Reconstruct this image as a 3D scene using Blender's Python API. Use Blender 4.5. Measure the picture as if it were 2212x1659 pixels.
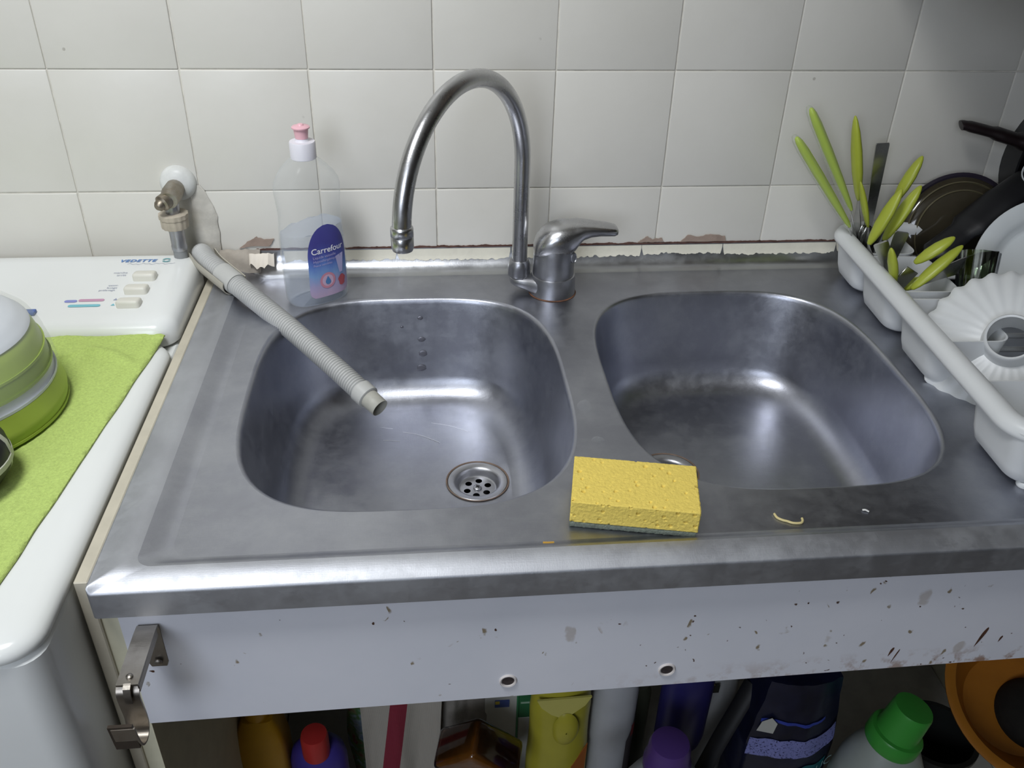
import bpy, bmesh, math, random
from mathutils import Matrix, Vector, noise as mnoise
random.seed(7)
PI = math.pi
for o in list(bpy.data.objects): bpy.data.objects.remove(o, do_unlink=True)
SC = bpy.context.scene
COL = SC.collection

# ---------------------------------------------------------------- camera
cd = bpy.data.cameras.new('camera'); cam = bpy.data.objects.new('camera', cd); COL.objects.link(cam)
R0 = Vector((0.9952579557804647, -0.09422529939807144, 0.024149418399448463))
R1 = Vector((-0.030576190746165136, -0.5387406040637106, -0.8419166574503876))
R2 = Vector((0.09234012137279195, 0.837185854208204, -0.5390669230238914))
CP = Vector((-0.016, -1.1107, 1.4126))
cam.matrix_world = Matrix(((R0.x, -R1.x, -R2.x, CP.x), (R0.y, -R1.y, -R2.y, CP.y), (R0.z, -R1.z, -R2.z, CP.z), (0, 0, 0, 1)))
cd.sensor_fit = 'HORIZONTAL'; cd.sensor_width = 36; cd.lens = 1907.59 / 2212 * 36
cd.clip_start = .02
SC.camera = cam
# ---------------------------------------------------------------- world, lights, exposure
W = bpy.data.worlds.new('world'); SC.world = W; W.use_nodes = True
W.node_tree.nodes['Background'].inputs[0].default_value = (.7, .75, .85, 1)
W.node_tree.nodes['Background'].inputs[1].default_value = .15
def point_light(name, loc, energy, radius, color):
    l = bpy.data.lights.new(name, 'POINT'); l.energy = energy; l.shadow_soft_size = radius; l.color = color
    o = bpy.data.objects.new(name, l); COL.objects.link(o); o.location = loc; return o
sl = bpy.data.lights.new('ceiling_spot_light', 'SPOT'); sl.energy = 52; sl.shadow_soft_size = .22; sl.color = (.96, .98, 1.0); sl.spot_size = math.radians(84); sl.spot_blend = 1.0
so = bpy.data.objects.new('ceiling_spot_light', sl); COL.objects.link(so); so.location = (-.44, -.86, 2.32)
so.rotation_euler = (Vector((-.20, -.28, .95)) - so.location).to_track_quat('-Z', 'Y').to_euler()
wl = bpy.data.lights.new('window_daylight', 'AREA'); wl.shape = 'RECTANGLE'; wl.size = .95; wl.size_y = 1.0; wl.energy = 17; wl.color = (.80, .87, 1.0)
wo = bpy.data.objects.new('window_daylight', wl); COL.objects.link(wo); wo.location = (-.80, -2.62, 1.80); wo.rotation_euler = (math.radians(84), 0, math.radians(-8))
SC.view_settings.view_transform = 'Standard'; SC.view_settings.look = 'None'
SC.view_settings.gamma = 1; SC.view_settings.use_curve_mapping = False
SC.view_settings.exposure = 0.42

# ---------------------------------------------------------------- materials
def srgb(c):
    f = lambda u: u / 12.92 if u <= .04045 else ((u + .055) / 1.055) ** 2.4
    if isinstance(c, str):
        c = [int(c[i:i + 2], 16) / 255 for i in (0, 2, 4)]
    return tuple(f(u) for u in c) + (1,)
class NT:
    def __init__(s, m):
        m.use_nodes = True; s.t = m.node_tree; s.n = s.t.nodes; s.p = s.n['Principled BSDF']
    def new(s, typ, **kw):
        n = s.n.new(typ)
        for k, v in kw.items(): setattr(n, k, v)
        return n
    def link(s, a, b): s.t.links.new(a, b)
    def pos(s, scale=(1, 1, 1), obj=False):
        g = s.new('ShaderNodeTexCoord').outputs['Object'] if obj else s.new('ShaderNodeNewGeometry').outputs['Position']
        m = s.new('ShaderNodeMapping'); m.inputs['Scale'].default_value = scale; s.link(g, m.inputs['Vector']); return m.outputs[0]
    def noise(s, vec, scale, detail=4, rough=.6):
        n = s.new('ShaderNodeTexNoise'); n.inputs['Scale'].default_value = scale; n.inputs['Detail'].default_value = detail
        n.inputs['Roughness'].default_value = rough; s.link(vec, n.inputs['Vector']); return n.outputs['Fac']
    def ramp(s, fac, stops, interp='LINEAR'):
        r = s.new('ShaderNodeValToRGB'); r.color_ramp.interpolation = interp
        e = r.color_ramp.elements
        while len(e) < len(stops): e.new(.5)
        for i, (p, c) in enumerate(stops):
            e[i].position = p; e[i].color = c if len(c) == 4 else tuple(c) + (1,)
        s.link(fac, r.inputs[0]); return r.outputs[0]
    def mix(s, fac, a, b):
        m = s.new('ShaderNodeMix', data_type='RGBA')
        if isinstance(fac, float): m.inputs[0].default_value = fac
        else: s.link(fac, m.inputs[0])
        for i, c in ((6, a), (7, b)):
            if isinstance(c, tuple): m.inputs[i].default_value = c
            else: s.link(c, m.inputs[i])
        return m.outputs[2]
    def math(s, op, a, b=0.0, clamp=False):
        m = s.new('ShaderNodeMath', operation=op, use_clamp=clamp)
        for i, c in ((0, a), (1, b)):
            if isinstance(c, (int, float)): m.inputs[i].default_value = c
            else: s.link(c, m.inputs[i])
        return m.outputs[0]
    def sep(s, v):
        n = s.new('ShaderNodeSeparateXYZ'); s.link(v, n.inputs[0]); return n.outputs
    def bump(s, h, strength, dist=.001):
        b = s.new('ShaderNodeBump'); b.inputs['Strength'].default_value = strength; b.inputs['Distance'].default_value = dist
        s.link(h, b.inputs['Height']); s.link(b.outputs[0], s.p.inputs['Normal'])
MATS = {}
def mat(name, col, rough=.5, metal=0, var=.0, vscale=30, bump=0, bscale=200, trans=0, ior=1.45, spec=.5, coat=0, sss=0):
    if name in MATS: return MATS[name]
    m = bpy.data.materials.new(name); t = NT(m); c = srgb(col)
    t.p.inputs['Base Color'].default_value = c; t.p.inputs['Roughness'].default_value = rough
    t.p.inputs['Metallic'].default_value = metal; t.p.inputs['Transmission Weight'].default_value = trans
    t.p.inputs['IOR'].default_value = ior; t.p.inputs['Specular IOR Level'].default_value = spec
    t.p.inputs['Coat Weight'].default_value = coat
    v = t.pos()
    if var:
        f = t.noise(v, vscale)
        d = tuple(max(0, x * (1 - var)) for x in c[:3]) + (1,); l = tuple(min(1, x * (1 + var)) for x in c[:3]) + (1,)
        t.link(t.ramp(f, [(.3, d), (.7, l)]), t.p.inputs['Base Color'])
    if bump: t.bump(t.noise(v, bscale, 3), bump)
    MATS[name] = m; return m
def clear_mat(name, col, gloss_rough=.03, fac=.12, ior=1.45):
    m = bpy.data.materials.new(name); t = NT(m)
    tr = t.new('ShaderNodeBsdfTransparent'); tr.inputs[0].default_value = srgb(col)
    gl = t.new('ShaderNodeBsdfGlossy'); gl.inputs['Roughness'].default_value = gloss_rough; gl.inputs[0].default_value = (.95, .97, 1, 1)
    fr = t.new('ShaderNodeFresnel'); fr.inputs[0].default_value = ior
    nz = t.noise(t.pos(), 60, 2); f2 = t.math('ADD', fr.outputs[0], t.math('MULTIPLY', nz, fac), True)
    mx = t.new('ShaderNodeMixShader'); t.link(f2, mx.inputs[0]); t.link(tr.outputs[0], mx.inputs[1]); t.link(gl.outputs[0], mx.inputs[2])
    t.link(mx.outputs[0], t.n['Material Output'].inputs[0]); return m

def edgy(name, col, base, edge):
    """clear plastic: see-through face on, paler and denser at grazing angles"""
    m = bpy.data.materials.new(name); t = NT(m); t.p.inputs['Base Color'].default_value = srgb(col); t.p.inputs['Roughness'].default_value = .06
    lw = t.new('ShaderNodeLayerWeight'); lw.inputs[0].default_value = .5
    f = t.math('ADD', t.math('MULTIPLY', t.math('POWER', lw.outputs['Facing'], 2.5), edge), t.math('ADD', base - .02, t.math('MULTIPLY', t.noise(t.pos(), 50, 2), .04)), True)
    tr = t.new('ShaderNodeBsdfTransparent'); mx = t.new('ShaderNodeMixShader'); t.link(f, mx.inputs[0]); t.link(tr.outputs[0], mx.inputs[1]); t.link(t.p.outputs[0], mx.inputs[2]); t.link(mx.outputs[0], t.n['Material Output'].inputs[0]); return m
def milky(name, col, body):
    m = bpy.data.materials.new(name); t = NT(m)
    t.p.inputs['Base Color'].default_value = srgb(col); t.p.inputs['Roughness'].default_value = .3
    tr = t.new('ShaderNodeBsdfTransparent'); mx = t.new('ShaderNodeMixShader'); f = t.math('ADD', t.math('MULTIPLY', t.noise(t.pos(), 15, 2), .1), body - .05)
    t.link(f, mx.inputs[0]); t.link(tr.outputs[0], mx.inputs[1]); t.link(t.p.outputs[0], mx.inputs[2]); t.link(mx.outputs[0], t.n['Material Output'].inputs[0]); return m
def steel_mat(name, base, dark, r0, r1, limes=.35, brush=(1, 1, 1)):
    m = bpy.data.materials.new(name); t = NT(m); v = t.pos()
    n1 = t.noise(v, 9, 6, .65); n2 = t.noise(v, 55, 5, .7); n3 = t.noise(v, 600, 2, .5)
    c = t.ramp(n1, [(.3, srgb(dark)), (.7, srgb(base))])
    lime = t.ramp(t.math('ADD', n1, t.math('MULTIPLY', n2, .6)), [(.74, (0, 0, 0, 1)), (.95, (limes,) * 3 + (1,))])
    c = t.mix(lime, c, srgb('c9ccce'))
    t.link(c, t.p.inputs['Base Color'])
    t.p.inputs['Metallic'].default_value = 1.0
    rr = t.math('ADD', t.math('MULTIPLY', n2, r1 - r0), r0); rr = t.math('ADD', rr, t.math('MULTIPLY', lime, .25), True)
    t.link(rr, t.p.inputs['Roughness'])
    # fine scratches: stretched noise in two directions
    s1 = t.noise(t.pos((14, 420, 60)), 3, 2); s2 = t.noise(t.pos((380, 30, 60)), 3, 2)
    h = t.math('ADD', t.math('MULTIPLY', s1, .5), t.math('ADD', t.math('MULTIPLY', s2, .3), t.math('MULTIPLY', n3, .3)))
    h = t.math('ADD', h, t.math('MULTIPLY', n2, .6))
    t.bump(h, .10, .0012); MATS[name] = m; return m
STEEL = steel_mat('worn_steel', 'adafb8', '9c9ea7', .29, .43, .22)
STEELR = steel_mat('scaled_steel', 'c2c4ca', 'b2b4ba', .46, .60, .25)
CHROME = steel_mat('dull_chrome', 'd0d0d1', 'bcbcbe', .22, .34, .2)
CHROME2 = steel_mat('body_chrome', 'b6b6ba', '9c9da2', .30, .44, .25)
BRACKET = steel_mat('tarnished_plate', 'b7b1a8', '7c756c', .28, .5, .1)
CUTL = steel_mat('cutlery_steel', 'bdbdbb', '9a9a98', .14, .25, .05)

def tile_mat():
    m = bpy.data.materials.new('cream_tile'); t = NT(m); v = t.pos()
    n = t.noise(v, 6, 5); oi = t.new('ShaderNodeObjectInfo')
    c = t.ramp(n, [(.3, srgb('d8d5cc')), (.7, srgb('dfdcd4'))])
    c2 = t.mix(t.math('MULTIPLY', oi.outputs['Random'], .35), c, srgb('d2cfc6'))
    vo = t.new('ShaderNodeTexVoronoi'); vo.inputs['Scale'].default_value = 22; t.link(v, vo.inputs['Vector'])
    sp = t.ramp(vo.outputs['Distance'], [(.0, (1, 1, 1, 1)), (.035, (1, 1, 1, 1)), (.05, (0, 0, 0, 1))])
    gate = t.ramp(t.noise(v, 14, 2), [(.56, (0, 0, 0, 1)), (.6, (.45,) * 3 + (1,))])
    c3 = t.mix(t.math('MULTIPLY', sp, gate), c2, srgb('7d7468'))
    t.link(c3, t.p.inputs['Base Color']); t.p.inputs['Roughness'].default_value = .32
    t.bump(t.noise(v, 45, 3), .12, .002); return m
TILE = tile_mat()
GROUT = mat('dirty_grout', 'd0ccc2', .9, var=.2, vscale=40, bump=.3)
PLASTER = mat('wall_paint', 'd0cdc4', .8, var=.06, vscale=5)

def apron_mat():
    m = bpy.data.materials.new('stained_white_laminate'); t = NT(m); v = t.pos(); xs = t.sep(v)
    n = t.noise(v, 8, 4)
    c = t.ramp(n, [(.3, srgb('d6d8e0')), (.7, srgb('dedfe6'))])
    def spots(scale, thr, g0, off, stretch=(1, 1, 1)):
        mp = t.new('ShaderNodeMapping'); t.link(v, mp.inputs[0]); mp.inputs['Location'].default_value = off; mp.inputs['Scale'].default_value = stretch
        ds = t.new('ShaderNodeVectorMath', operation='ADD'); t.link(mp.outputs[0], ds.inputs[0])
        ns = t.new('ShaderNodeTexNoise'); ns.inputs['Scale'].default_value = 90; t.link(v, ns.inputs['Vector'])
        sc = t.new('ShaderNodeVectorMath', operation='SCALE'); sc.inputs['Scale'].default_value = .012; t.link(ns.outputs['Color'], sc.inputs[0]); t.link(sc.outputs[0], ds.inputs[1])
        vo = t.new('ShaderNodeTexVoronoi'); vo.inputs['Scale'].default_value = scale; t.link(ds.outputs[0], vo.inputs['Vector'])
        s = t.ramp(vo.outputs['Distance'], [(0, (1, 1, 1, 1)), (thr * .6, (1, 1, 1, 1)), (thr, (0, 0, 0, 1))])
        px = t.math('MULTIPLY', t.math('SUBTRACT', xs[0], .05), 2.2, True)   # the splashed end is the right end
        gate = t.math('GREATER_THAN', t.math('ADD', t.noise(v, 37, 1), t.math('MULTIPLY', px, .16)), g0)
        return t.math('MULTIPLY', s, gate)
    c = t.mix(spots(55, .16, .6, (0, 0, 0), (1, 1, .6)), c, srgb('8c7f6a'))
    c = t.mix(t.math('MULTIPLY', spots(28, .17, .62, (.3, .1, .2), (1, 1, .45)), .4), c, srgb('8f7a5a'))
    c = t.mix(spots(90, .14, .66, (.5, .2, .1)), c, srgb('4a2f20'))
    # rusty grime along the lower edge at the splashed end
    low = t.math('MULTIPLY', t.math('SUBTRACT', .752, t.math('SUBTRACT', xs[2], t.math('MULTIPLY', xs[0], .012))), 45, True)
    gr = t.math('MULTIPLY', low, t.ramp(t.noise(v, 60, 5), [(.5, (0, 0, 0, 1)), (.62, (1, 1, 1, 1))]))
    gr = t.math('MULTIPLY', gr, t.math('MULTIPLY', t.math('SUBTRACT', xs[0], .1), 2.0, True), True)
    c = t.mix(gr, c, srgb('8a5f38'))
    t.link(c, t.p.inputs['Base Color']); t.p.inputs['Roughness'].default_value = .42; return m
APRON = apron_mat()
ENAMEL = mat('white_enamel', 'e6e8e6', .22, var=.02, vscale=4)
ENAMEL2 = mat('white_enamel_lid', 'e3e5e2', .16, var=.02, vscale=4)
BTN = mat('cream_button', 'dfddd2', .35)
GREYP = mat('grey_hose_plastic', 'b9b9b6', .45, var=.05)
GREYP2 = mat('grey_smooth_plastic', 'bcbcb8', .4, var=.05)
CREAM = mat('cream_board', 'd3cfb6', .6, var=.06)
BEIGE = mat('beige_board', 'c2bba9', .6, var=.08)
WHITEP = mat('white_plastic', 'd9dbdb', .35, var=.03, vscale=12)
WHITEC = mat('white_ceramic', 'dfe3e3', .2)
BLACKP = mat('black_plastic', '17171a', .45, var=.2)
GREENH = mat('lime_plastic', 'a8b23e', .35, var=.06)

# ---------------------------------------------------------------- geometry helpers
class G:
    def __init__(s): s.v = []; s.f = []
    def add(s, v, f, M=None):
        n = len(s.v)
        s.v += [tuple(M @ Vector(p)) if M else tuple(p) for p in v]; s.f += [tuple(i + n for i in q) for q in f]; return s
    def box(s, c, d, bev=0, seg=2, M=None):
        bm = bmesh.new(); bmesh.ops.create_cube(bm, size=1)
        for q in bm.verts: q.co = Vector((q.co.x * d[0], q.co.y * d[1], q.co.z * d[2])) + Vector(c)
        if bev: bmesh.ops.bevel(bm, geom=bm.edges[:] , offset=bev, segments=seg, affect='EDGES', profile=.5)
        bm.verts.index_update()
        s.add([q.co for q in bm.verts], [[q.index for q in f.verts] for f in bm.faces], M); bm.free(); return s
    def loft(s, loops, cap0=True, cap1=True, closed=True, M=None):
        n = len(loops[0]); v = [p for l in loops for p in l]; f = []
        for i in range(len(loops) - 1):
            for j in range(n if closed else n - 1):
                k = (j + 1) % n; f.append((i * n + j, i * n + k, (i + 1) * n + k, (i + 1) * n + j))
        if cap0: f.append(tuple(reversed(range(n))))
        if cap1: f.append(tuple(range((len(loops) - 1) * n, len(loops) * n)))
        return s.add(v, f, M)
    def lathe(s, prof, n=32, M=None, cap0=True, cap1=True, sx=1, sy=1):
        return s.loft([[(r * sx * math.cos(2 * PI * j / n), r * sy * math.sin(2 * PI * j / n), z) for j in range(n)] for r, z in prof], cap0, cap1, M=M)
    def tube(s, path, rad, n=16, cap=True, up=Vector((0, 0, 1)), M=None, flat=None):
        P = [Vector(p) for p in path]; R = rad if isinstance(rad, (list, tuple)) else [rad] * len(P); loops = []; prev = None
        for i, p in enumerate(P):
            t = (P[min(i + 1, len(P) - 1)] - P[max(i - 1, 0)]).normalized()
            if prev is None:
                a = t.cross(up); a = a.normalized() if a.length > 1e-4 else t.cross(Vector((1, 0, 0))).normalized()
            else: a = (prev - t * prev.dot(t)).normalized()
            prev = a; b = t.cross(a)
            fa, fb = flat[i] if flat else (1, 1)
            loops.append([p + (a * math.cos(2 * PI * j / n) * fa + b * math.sin(2 * PI * j / n) * fb) * R[i] for j in range(n)])
        return s.loft(loops, cap, cap, M=M)
    def poly(s, pts, d, M=None):
        """flat outline pts (3D, coplanar) given thickness vector d"""
        d = Vector(d); a = [Vector(p) for p in pts]; return s.loft([a, [p + d for p in a]], M=M)
    def ribbon(s, yz, x0, x1, th, M=None):
        """strip bent along a y,z path, between x0 and x1, thickness th"""
        loops = []; n = len(yz)
        for i, (y, z) in enumerate(yz):
            a = yz[max(i - 1, 0)]; b = yz[min(i + 1, n - 1)]; t = Vector((0, b[0] - a[0], b[1] - a[1])).normalized(); nn = Vector((1, 0, 0)).cross(t) * th
            xa, xb = (x0[i], x1[i]) if isinstance(x0, (list, tuple)) else (x0, x1)
            loops.append([Vector((xa, y, z)), Vector((xb, y, z)), Vector((xb, y, z)) + nn, Vector((xa, y, z)) + nn])
        return s.loft(loops, M=M)
def mk(name, g, m, parent=None, smooth=38, label=None, cat=None, group=None, kind=None):
    me = bpy.data.meshes.new(name); me.from_pydata(g.v, [], g.f); me.update()
    bm = bmesh.new(); bm.from_mesh(me); bmesh.ops.recalc_face_normals(bm, faces=bm.faces[:]); bm.to_mesh(me); bm.free()
    if smooth:
        for p in me.polygons: p.use_smooth = True
        me.set_sharp_from_angle(angle=math.radians(smooth))
    me.materials.append(m)
    o = bpy.data.objects.new(name, me); COL.objects.link(o)
    if parent is not None: attach(o, parent)
    tag(o, label, cat, group, kind); return o
ROOT = {}
def attach(o, p):
    o.parent = p
    if p.name in ROOT: o.matrix_parent_inverse = ROOT[p.name].inverted()
def tag(o, label=None, cat=None, group=None, kind=None):
    for k, v in (('label', label), ('category', cat), ('group', group), ('kind', kind)):
        if v: o[k] = v
    return o
def thing(name, loc, label, cat, group=None):
    o = bpy.data.objects.new(name, None); COL.objects.link(o); o.location = loc; o.empty_display_size = .02
    ROOT[o.name] = Matrix.Translation(loc); return tag(o, label, cat, group)
def text_g(body, size, place, shear=0, spacing=1.0, bold=0):
    """lettering as mesh; place maps (s, t) in metres to a world point"""
    cu = bpy.data.curves.new('txt', 'FONT'); cu.body = body; cu.size = size; cu.shear = shear; cu.space_character = spacing; cu.offset = bold; cu.resolution_u = 3
    to = bpy.data.objects.new('txt', cu); COL.objects.link(to)
    bpy.context.view_layer.update()
    me = bpy.data.meshes.new_from_object(to.evaluated_get(bpy.context.evaluated_depsgraph_get()))
    g = G(); g.add([place(v.co.x, v.co.y) for v in me.vertices], [tuple(p.vertices) for p in me.polygons])
    bpy.data.objects.remove(to, do_unlink=True); bpy.data.meshes.remove(me); bpy.data.curves.remove(cu); return g
def frame(o, xdir, zdir):
    x = Vector(xdir).normalized(); z = Vector(zdir); z = (z - x * z.dot(x)).normalized(); y = z.cross(x)
    return Matrix(((x.x, y.x, z.x, o[0]), (x.y, y.y, z.y, o[1]), (x.z, y.z, z.z, o[2]), (0, 0, 0, 1)))
def zframe(o, zdir, hint=(1, 0, 0)):
    z = Vector(zdir).normalized(); x = Vector(hint); x = (x - z * x.dot(z)).normalized(); y = z.cross(x)
    return Matrix(((x.x, y.x, z.x, o[0]), (x.y, y.y, z.y, o[1]), (x.z, y.z, z.z, o[2]), (0, 0, 0, 1)))
def rrect(x0, x1, y0, y1, r, z, k=6):
    pts = []
    for cx, cy, a in ((x1 - r, y1 - r, 0), (x0 + r, y1 - r, PI / 2), (x0 + r, y0 + r, PI), (x1 - r, y0 + r, 1.5 * PI)):
        for i in range(k + 1): b = a + PI / 2 * i / k; pts.append((cx + r * math.cos(b), cy + r * math.sin(b), z))
    return pts
def catmull(P, n):
    P = [Vector(p) for p in P]; out = []
    for i in range(len(P) - 1):
        a = P[max(i - 1, 0)]; b = P[i]; c = P[i + 1]; d = P[min(i + 2, len(P) - 1)]
        for k in range(n):
            t = k / n; out.append(.5 * ((2 * b) + (c - a) * t + (2 * a - 5 * b + 4 * c - d) * t * t + (3 * b - a - 3 * c + d) * t ** 3))
    return out + [P[-1]]
def smooth01(t): t = max(0, min(1, t)); return t * t * (3 - 2 * t)

# ================================================================= SETTING
XL, XR, YF, ZT = -1.25, 2.0, -2.7, 2.5
wb = mk('wall_back', G().box(((XL + XR) / 2, .0516, ZT / 2), (XR - XL, .1, ZT)), GROUT, smooth=0, kind='structure')
mk('floor', G().box(((XL + XR) / 2, YF / 2, -.03), (XR - XL, -YF, .06)), mat('floor_lino', '8d857a', .5, var=.1, vscale=6), smooth=0, kind='structure')
mk('ceiling', G().box(((XL + XR) / 2, YF / 2, ZT + .03), (XR - XL, -YF, .06)), PLASTER, smooth=0, kind='structure')
mk('wall_left', G().box((XL - .05, YF / 2, ZT / 2), (.1, -YF, ZT)), PLASTER, smooth=0, kind='structure')
mk('wall_right', G().box((XR + .05, YF / 2, ZT / 2), (.1, -YF, ZT)), mat('right_wall_paint', '453f38', .8, var=.06, vscale=5), smooth=0, kind='structure')
mk('wall_front', G().box(((XL + XR) / 2, YF - .05, ZT / 2), (XR - XL, .1, ZT)), mat('front_wall_paint', '7d7870', .8, var=.06, vscale=5), smooth=0, kind='structure')
w1 = bpy.data.objects.new('window_1', None); COL.objects.link(w1); w1.location = (-.80, -2.69, 1.80); w1['kind'] = 'structure'; ROOT['window_1'] = Matrix.Translation(w1.location)
for c_, d_ in (((-1.30, -2.685, 1.80), (.05, .03, 1.12)), ((-.30, -2.685, 1.80), (.05, .03, 1.12)), ((-.80, -2.685, 2.335), (.95, .03, .05)), ((-.80, -2.685, 1.265), (.95, .03, .05))): mk('window_frame', G().box(c_, d_, .004, 1), mat('window_paint', 'd8d8d4', .5), w1, smooth=0)
mk('window_pane', G().box((-.80, -2.692, 1.80), (.95, .006, 1.02)), mat('pane_glass', 'b9c6d4', .1), w1, smooth=0)
# tiles: 15 cm, one object each
tg = G().box((0, .0030, 0), (.1487, .006, .1487), .0012, 3)
t0 = mk('tile', tg, TILE, wb)
first = True
for j in range(-1, 4):
    for k in range(-5, 9):
        o = t0 if first else t0.copy()
        if not first: COL.objects.link(o)
        first = False
        o.location = (k * .15 + .075 + random.uniform(-.0003, .0003), random.uniform(-.0004, .0004), 1.0034 + j * .15 + .075 + random.uniform(-.0003, .0003))
        o.rotation_euler = (random.uniform(-.002, .002), random.uniform(-.001, .001), random.uniform(-.002, .002))

# cupboard added out of view above the dish rack to shade the right tiles
wc = thing('shade_cupboard', (1.2, -.17, 1.40), 'brown cupboard added out of view to shade the tiles at the dish rack end', 'cupboard')
CUPB = mat('brown_cupboard', '5d4f40', .6, var=.12, vscale=8)
mk('carcass', G().box((1.16, -.165, 1.71), (1.32, .32, .78), .002, 1), CUPB, wc, smooth=0)
for cxx in (.83, 1.49):
    d_ = mk('door', G().box((cxx, -.335, 1.71), (.65, .018, .77), .003, 2), CUPB, wc, smooth=0); mk('knob', G().lathe([(.006, 0), (.006, .012), (.013, .018), (.013, .024), (.008, .028)], 20, Matrix.Translation((cxx + .28, -.344, 1.38)) @ Matrix.Rotation(PI / 2, 4, 'X')), mat('knob_metal', '8a8680', .4), d_)
# ================================================================= SINK
ZD = .893; ZR = .900
sink = thing('double_sink', (.3, -.3, .867), 'worn stainless steel countertop sink with two rounded bowls against the tiled wall', 'sink')
def sup(cx, cy, a, b, n, z, N=96):
    pts = []
    for i in range(N):
        t = 2 * PI * i / N; c, s = math.cos(t), math.sin(t); ex = 2 / n
        pts.append((cx + a * math.copysign(abs(c) ** ex, c), cy + b * math.copysign(abs(s) ** ex, s), z))
    return pts
BOWLS = [(-.038, -.299, .170, .204, .036, -.301, 'wider left'), (.347, -.295, .168, .202, .265, -.299, 'right')]
x0, x1, y0, y1 = -.2885, .9115, -.5896, -.0012
# planar deck with two holes
bm = bmesh.new()
def loop_edges(pts):
    vs = [bm.verts.new(p) for p in pts]
    for i in range(len(vs)): bm.edges.new((vs[i], vs[(i + 1) % len(vs)]))
inner = rrect(-.2340, .872, -.553, -.029, .02, ZD, 8)
loop_edges(inner)
EXP = 3.3
for b in BOWLS: loop_edges(sup(b[0], b[1], b[2] + .003, b[3] + .003, EXP, ZD))
bmesh.ops.triangle_fill(bm, use_beauty=True, use_dissolve=False, edges=bm.edges[:], normal=(0, 0, 1))
bm.verts.index_update(); gd = G(); gd.add([v.co for v in bm.verts], [[v.index for v in f.verts] for f in bm.faces]); bm.free()
# ramps, rim, upstand: same point count as inner loop
def deck_loop(t):
    """t 0 inner edge .. 1 outer edge"""
    out = []
    n = len(inner); k = 9
    xo = [x0, x1]; 
    outer = rrect(x0, x1, y0, y1, .004, 0, 8)
    for i in range(n):
        side = i // k; a = (i % k) / (k - 1)
        # corner 0: right-back (right -> back), 1: left-back (back -> left), 2: left-front, 3: right-front
        wback = {0: smooth01(a), 1: 1 - smooth01(a), 2: 0, 3: 0}[side]
        p = Vector(inner[i][:2]); q = Vector(outer[i][:2])
        wf = {0: 0, 1: 0, 2: smooth01(a), 3: 1 - smooth01(a)}[side]; wl_ = {0: 0, 1: smooth01(a), 2: 1 - smooth01(a), 3: 0}[side]
        zr = ZD + .007 * smooth01(t / (.42 + .18 * wl_)) * (1 + .25 * wl_) - (.0062 * wf + .0030 * wl_) * max(0, (t - .42 - .18 * wl_) / (.58 - .18 * wl_)) ** 1.7
        tb = t; zb = ZD + .0285 * (1 - math.sqrt(max(0, 1 - tb * tb)))
        r = p.lerp(q, t)
        out.append((r.x, r.y, zr * (1 - wback) + zb * wback))
    return out
gr = G(); loops = [deck_loop(t) for t in (0, .07, .14, .21, .28, .35, .42, .5, .6, .7, .8, .87, .92, .96, .985, 1)]
def off(l, d, dz):
    return [(p[0] + (d if p[0] > .3 else -d) * (1 if abs(p[0] - (x1 if p[0] > .3 else x0)) < .02 else 0), p[1] - (d if p[1] < -.3 and abs(p[1] - y0) < .02 else 0), p[2] + dz) for p in l]
last = loops[-1]
loops.append(off(last, .0008, -.0008)); loops.append(off(last, .001, -.0025))
bot = [(p[0], p[1], .867) for p in loops[-1]]; loops.append(bot)
gr.loft(loops, False, False)
gu = G(); up_f = [q for q in gr.f if sum(gr.v[i][1] for i in q) / 4 > -.0292 and -.236 < sum(gr.v[i][0] for i in q) / 4 < .872]
n_in = len(inner); gs = G(); sl_f = [q for q in gr.f if q not in set(up_f) and max(q) < 7 * n_in]
gr.f = [q for q in gr.f if q not in set(up_f) and max(q) >= 7 * n_in]; gs.add(gr.v, sl_f); gu.add(gr.v, up_f)
bmu = sorted(set(i for q in up_f for i in q)); rem = {a: b for b, a in enumerate(bmu)}; gu.v = [gr.v[i] for i in bmu]; gu.f = [tuple(rem[i] for i in q) for q in up_f]
used_ = sorted(set(i for q in gr.f for i in q)); rem = {a: b for b, a in enumerate(used_)}; gr.v = [gr.v[i] for i in used_]; gr.f = [tuple(rem[i] for i in q) for q in gr.f]
u2 = sorted(set(i for q in gs.f for i in q)); rem = {a: b for b, a in enumerate(u2)}; gs.v = [gs.v[i] for i in u2]; gs.f = [tuple(rem[i] for i in q) for q in gs.f]
mk('recess_slope', gs, STEEL, sink, smooth=60)
mk('upstand', gu, steel_mat('bright_steel', 'c4c6ca', 'b4b6bb', .24, .36, .3), sink, smooth=60)
mk('deck', gd, STEEL, sink, smooth=0); mk('raised_rim', gr, STEELR, sink, smooth=50, label='raised steel rim with folded front edge and upstand')
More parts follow.
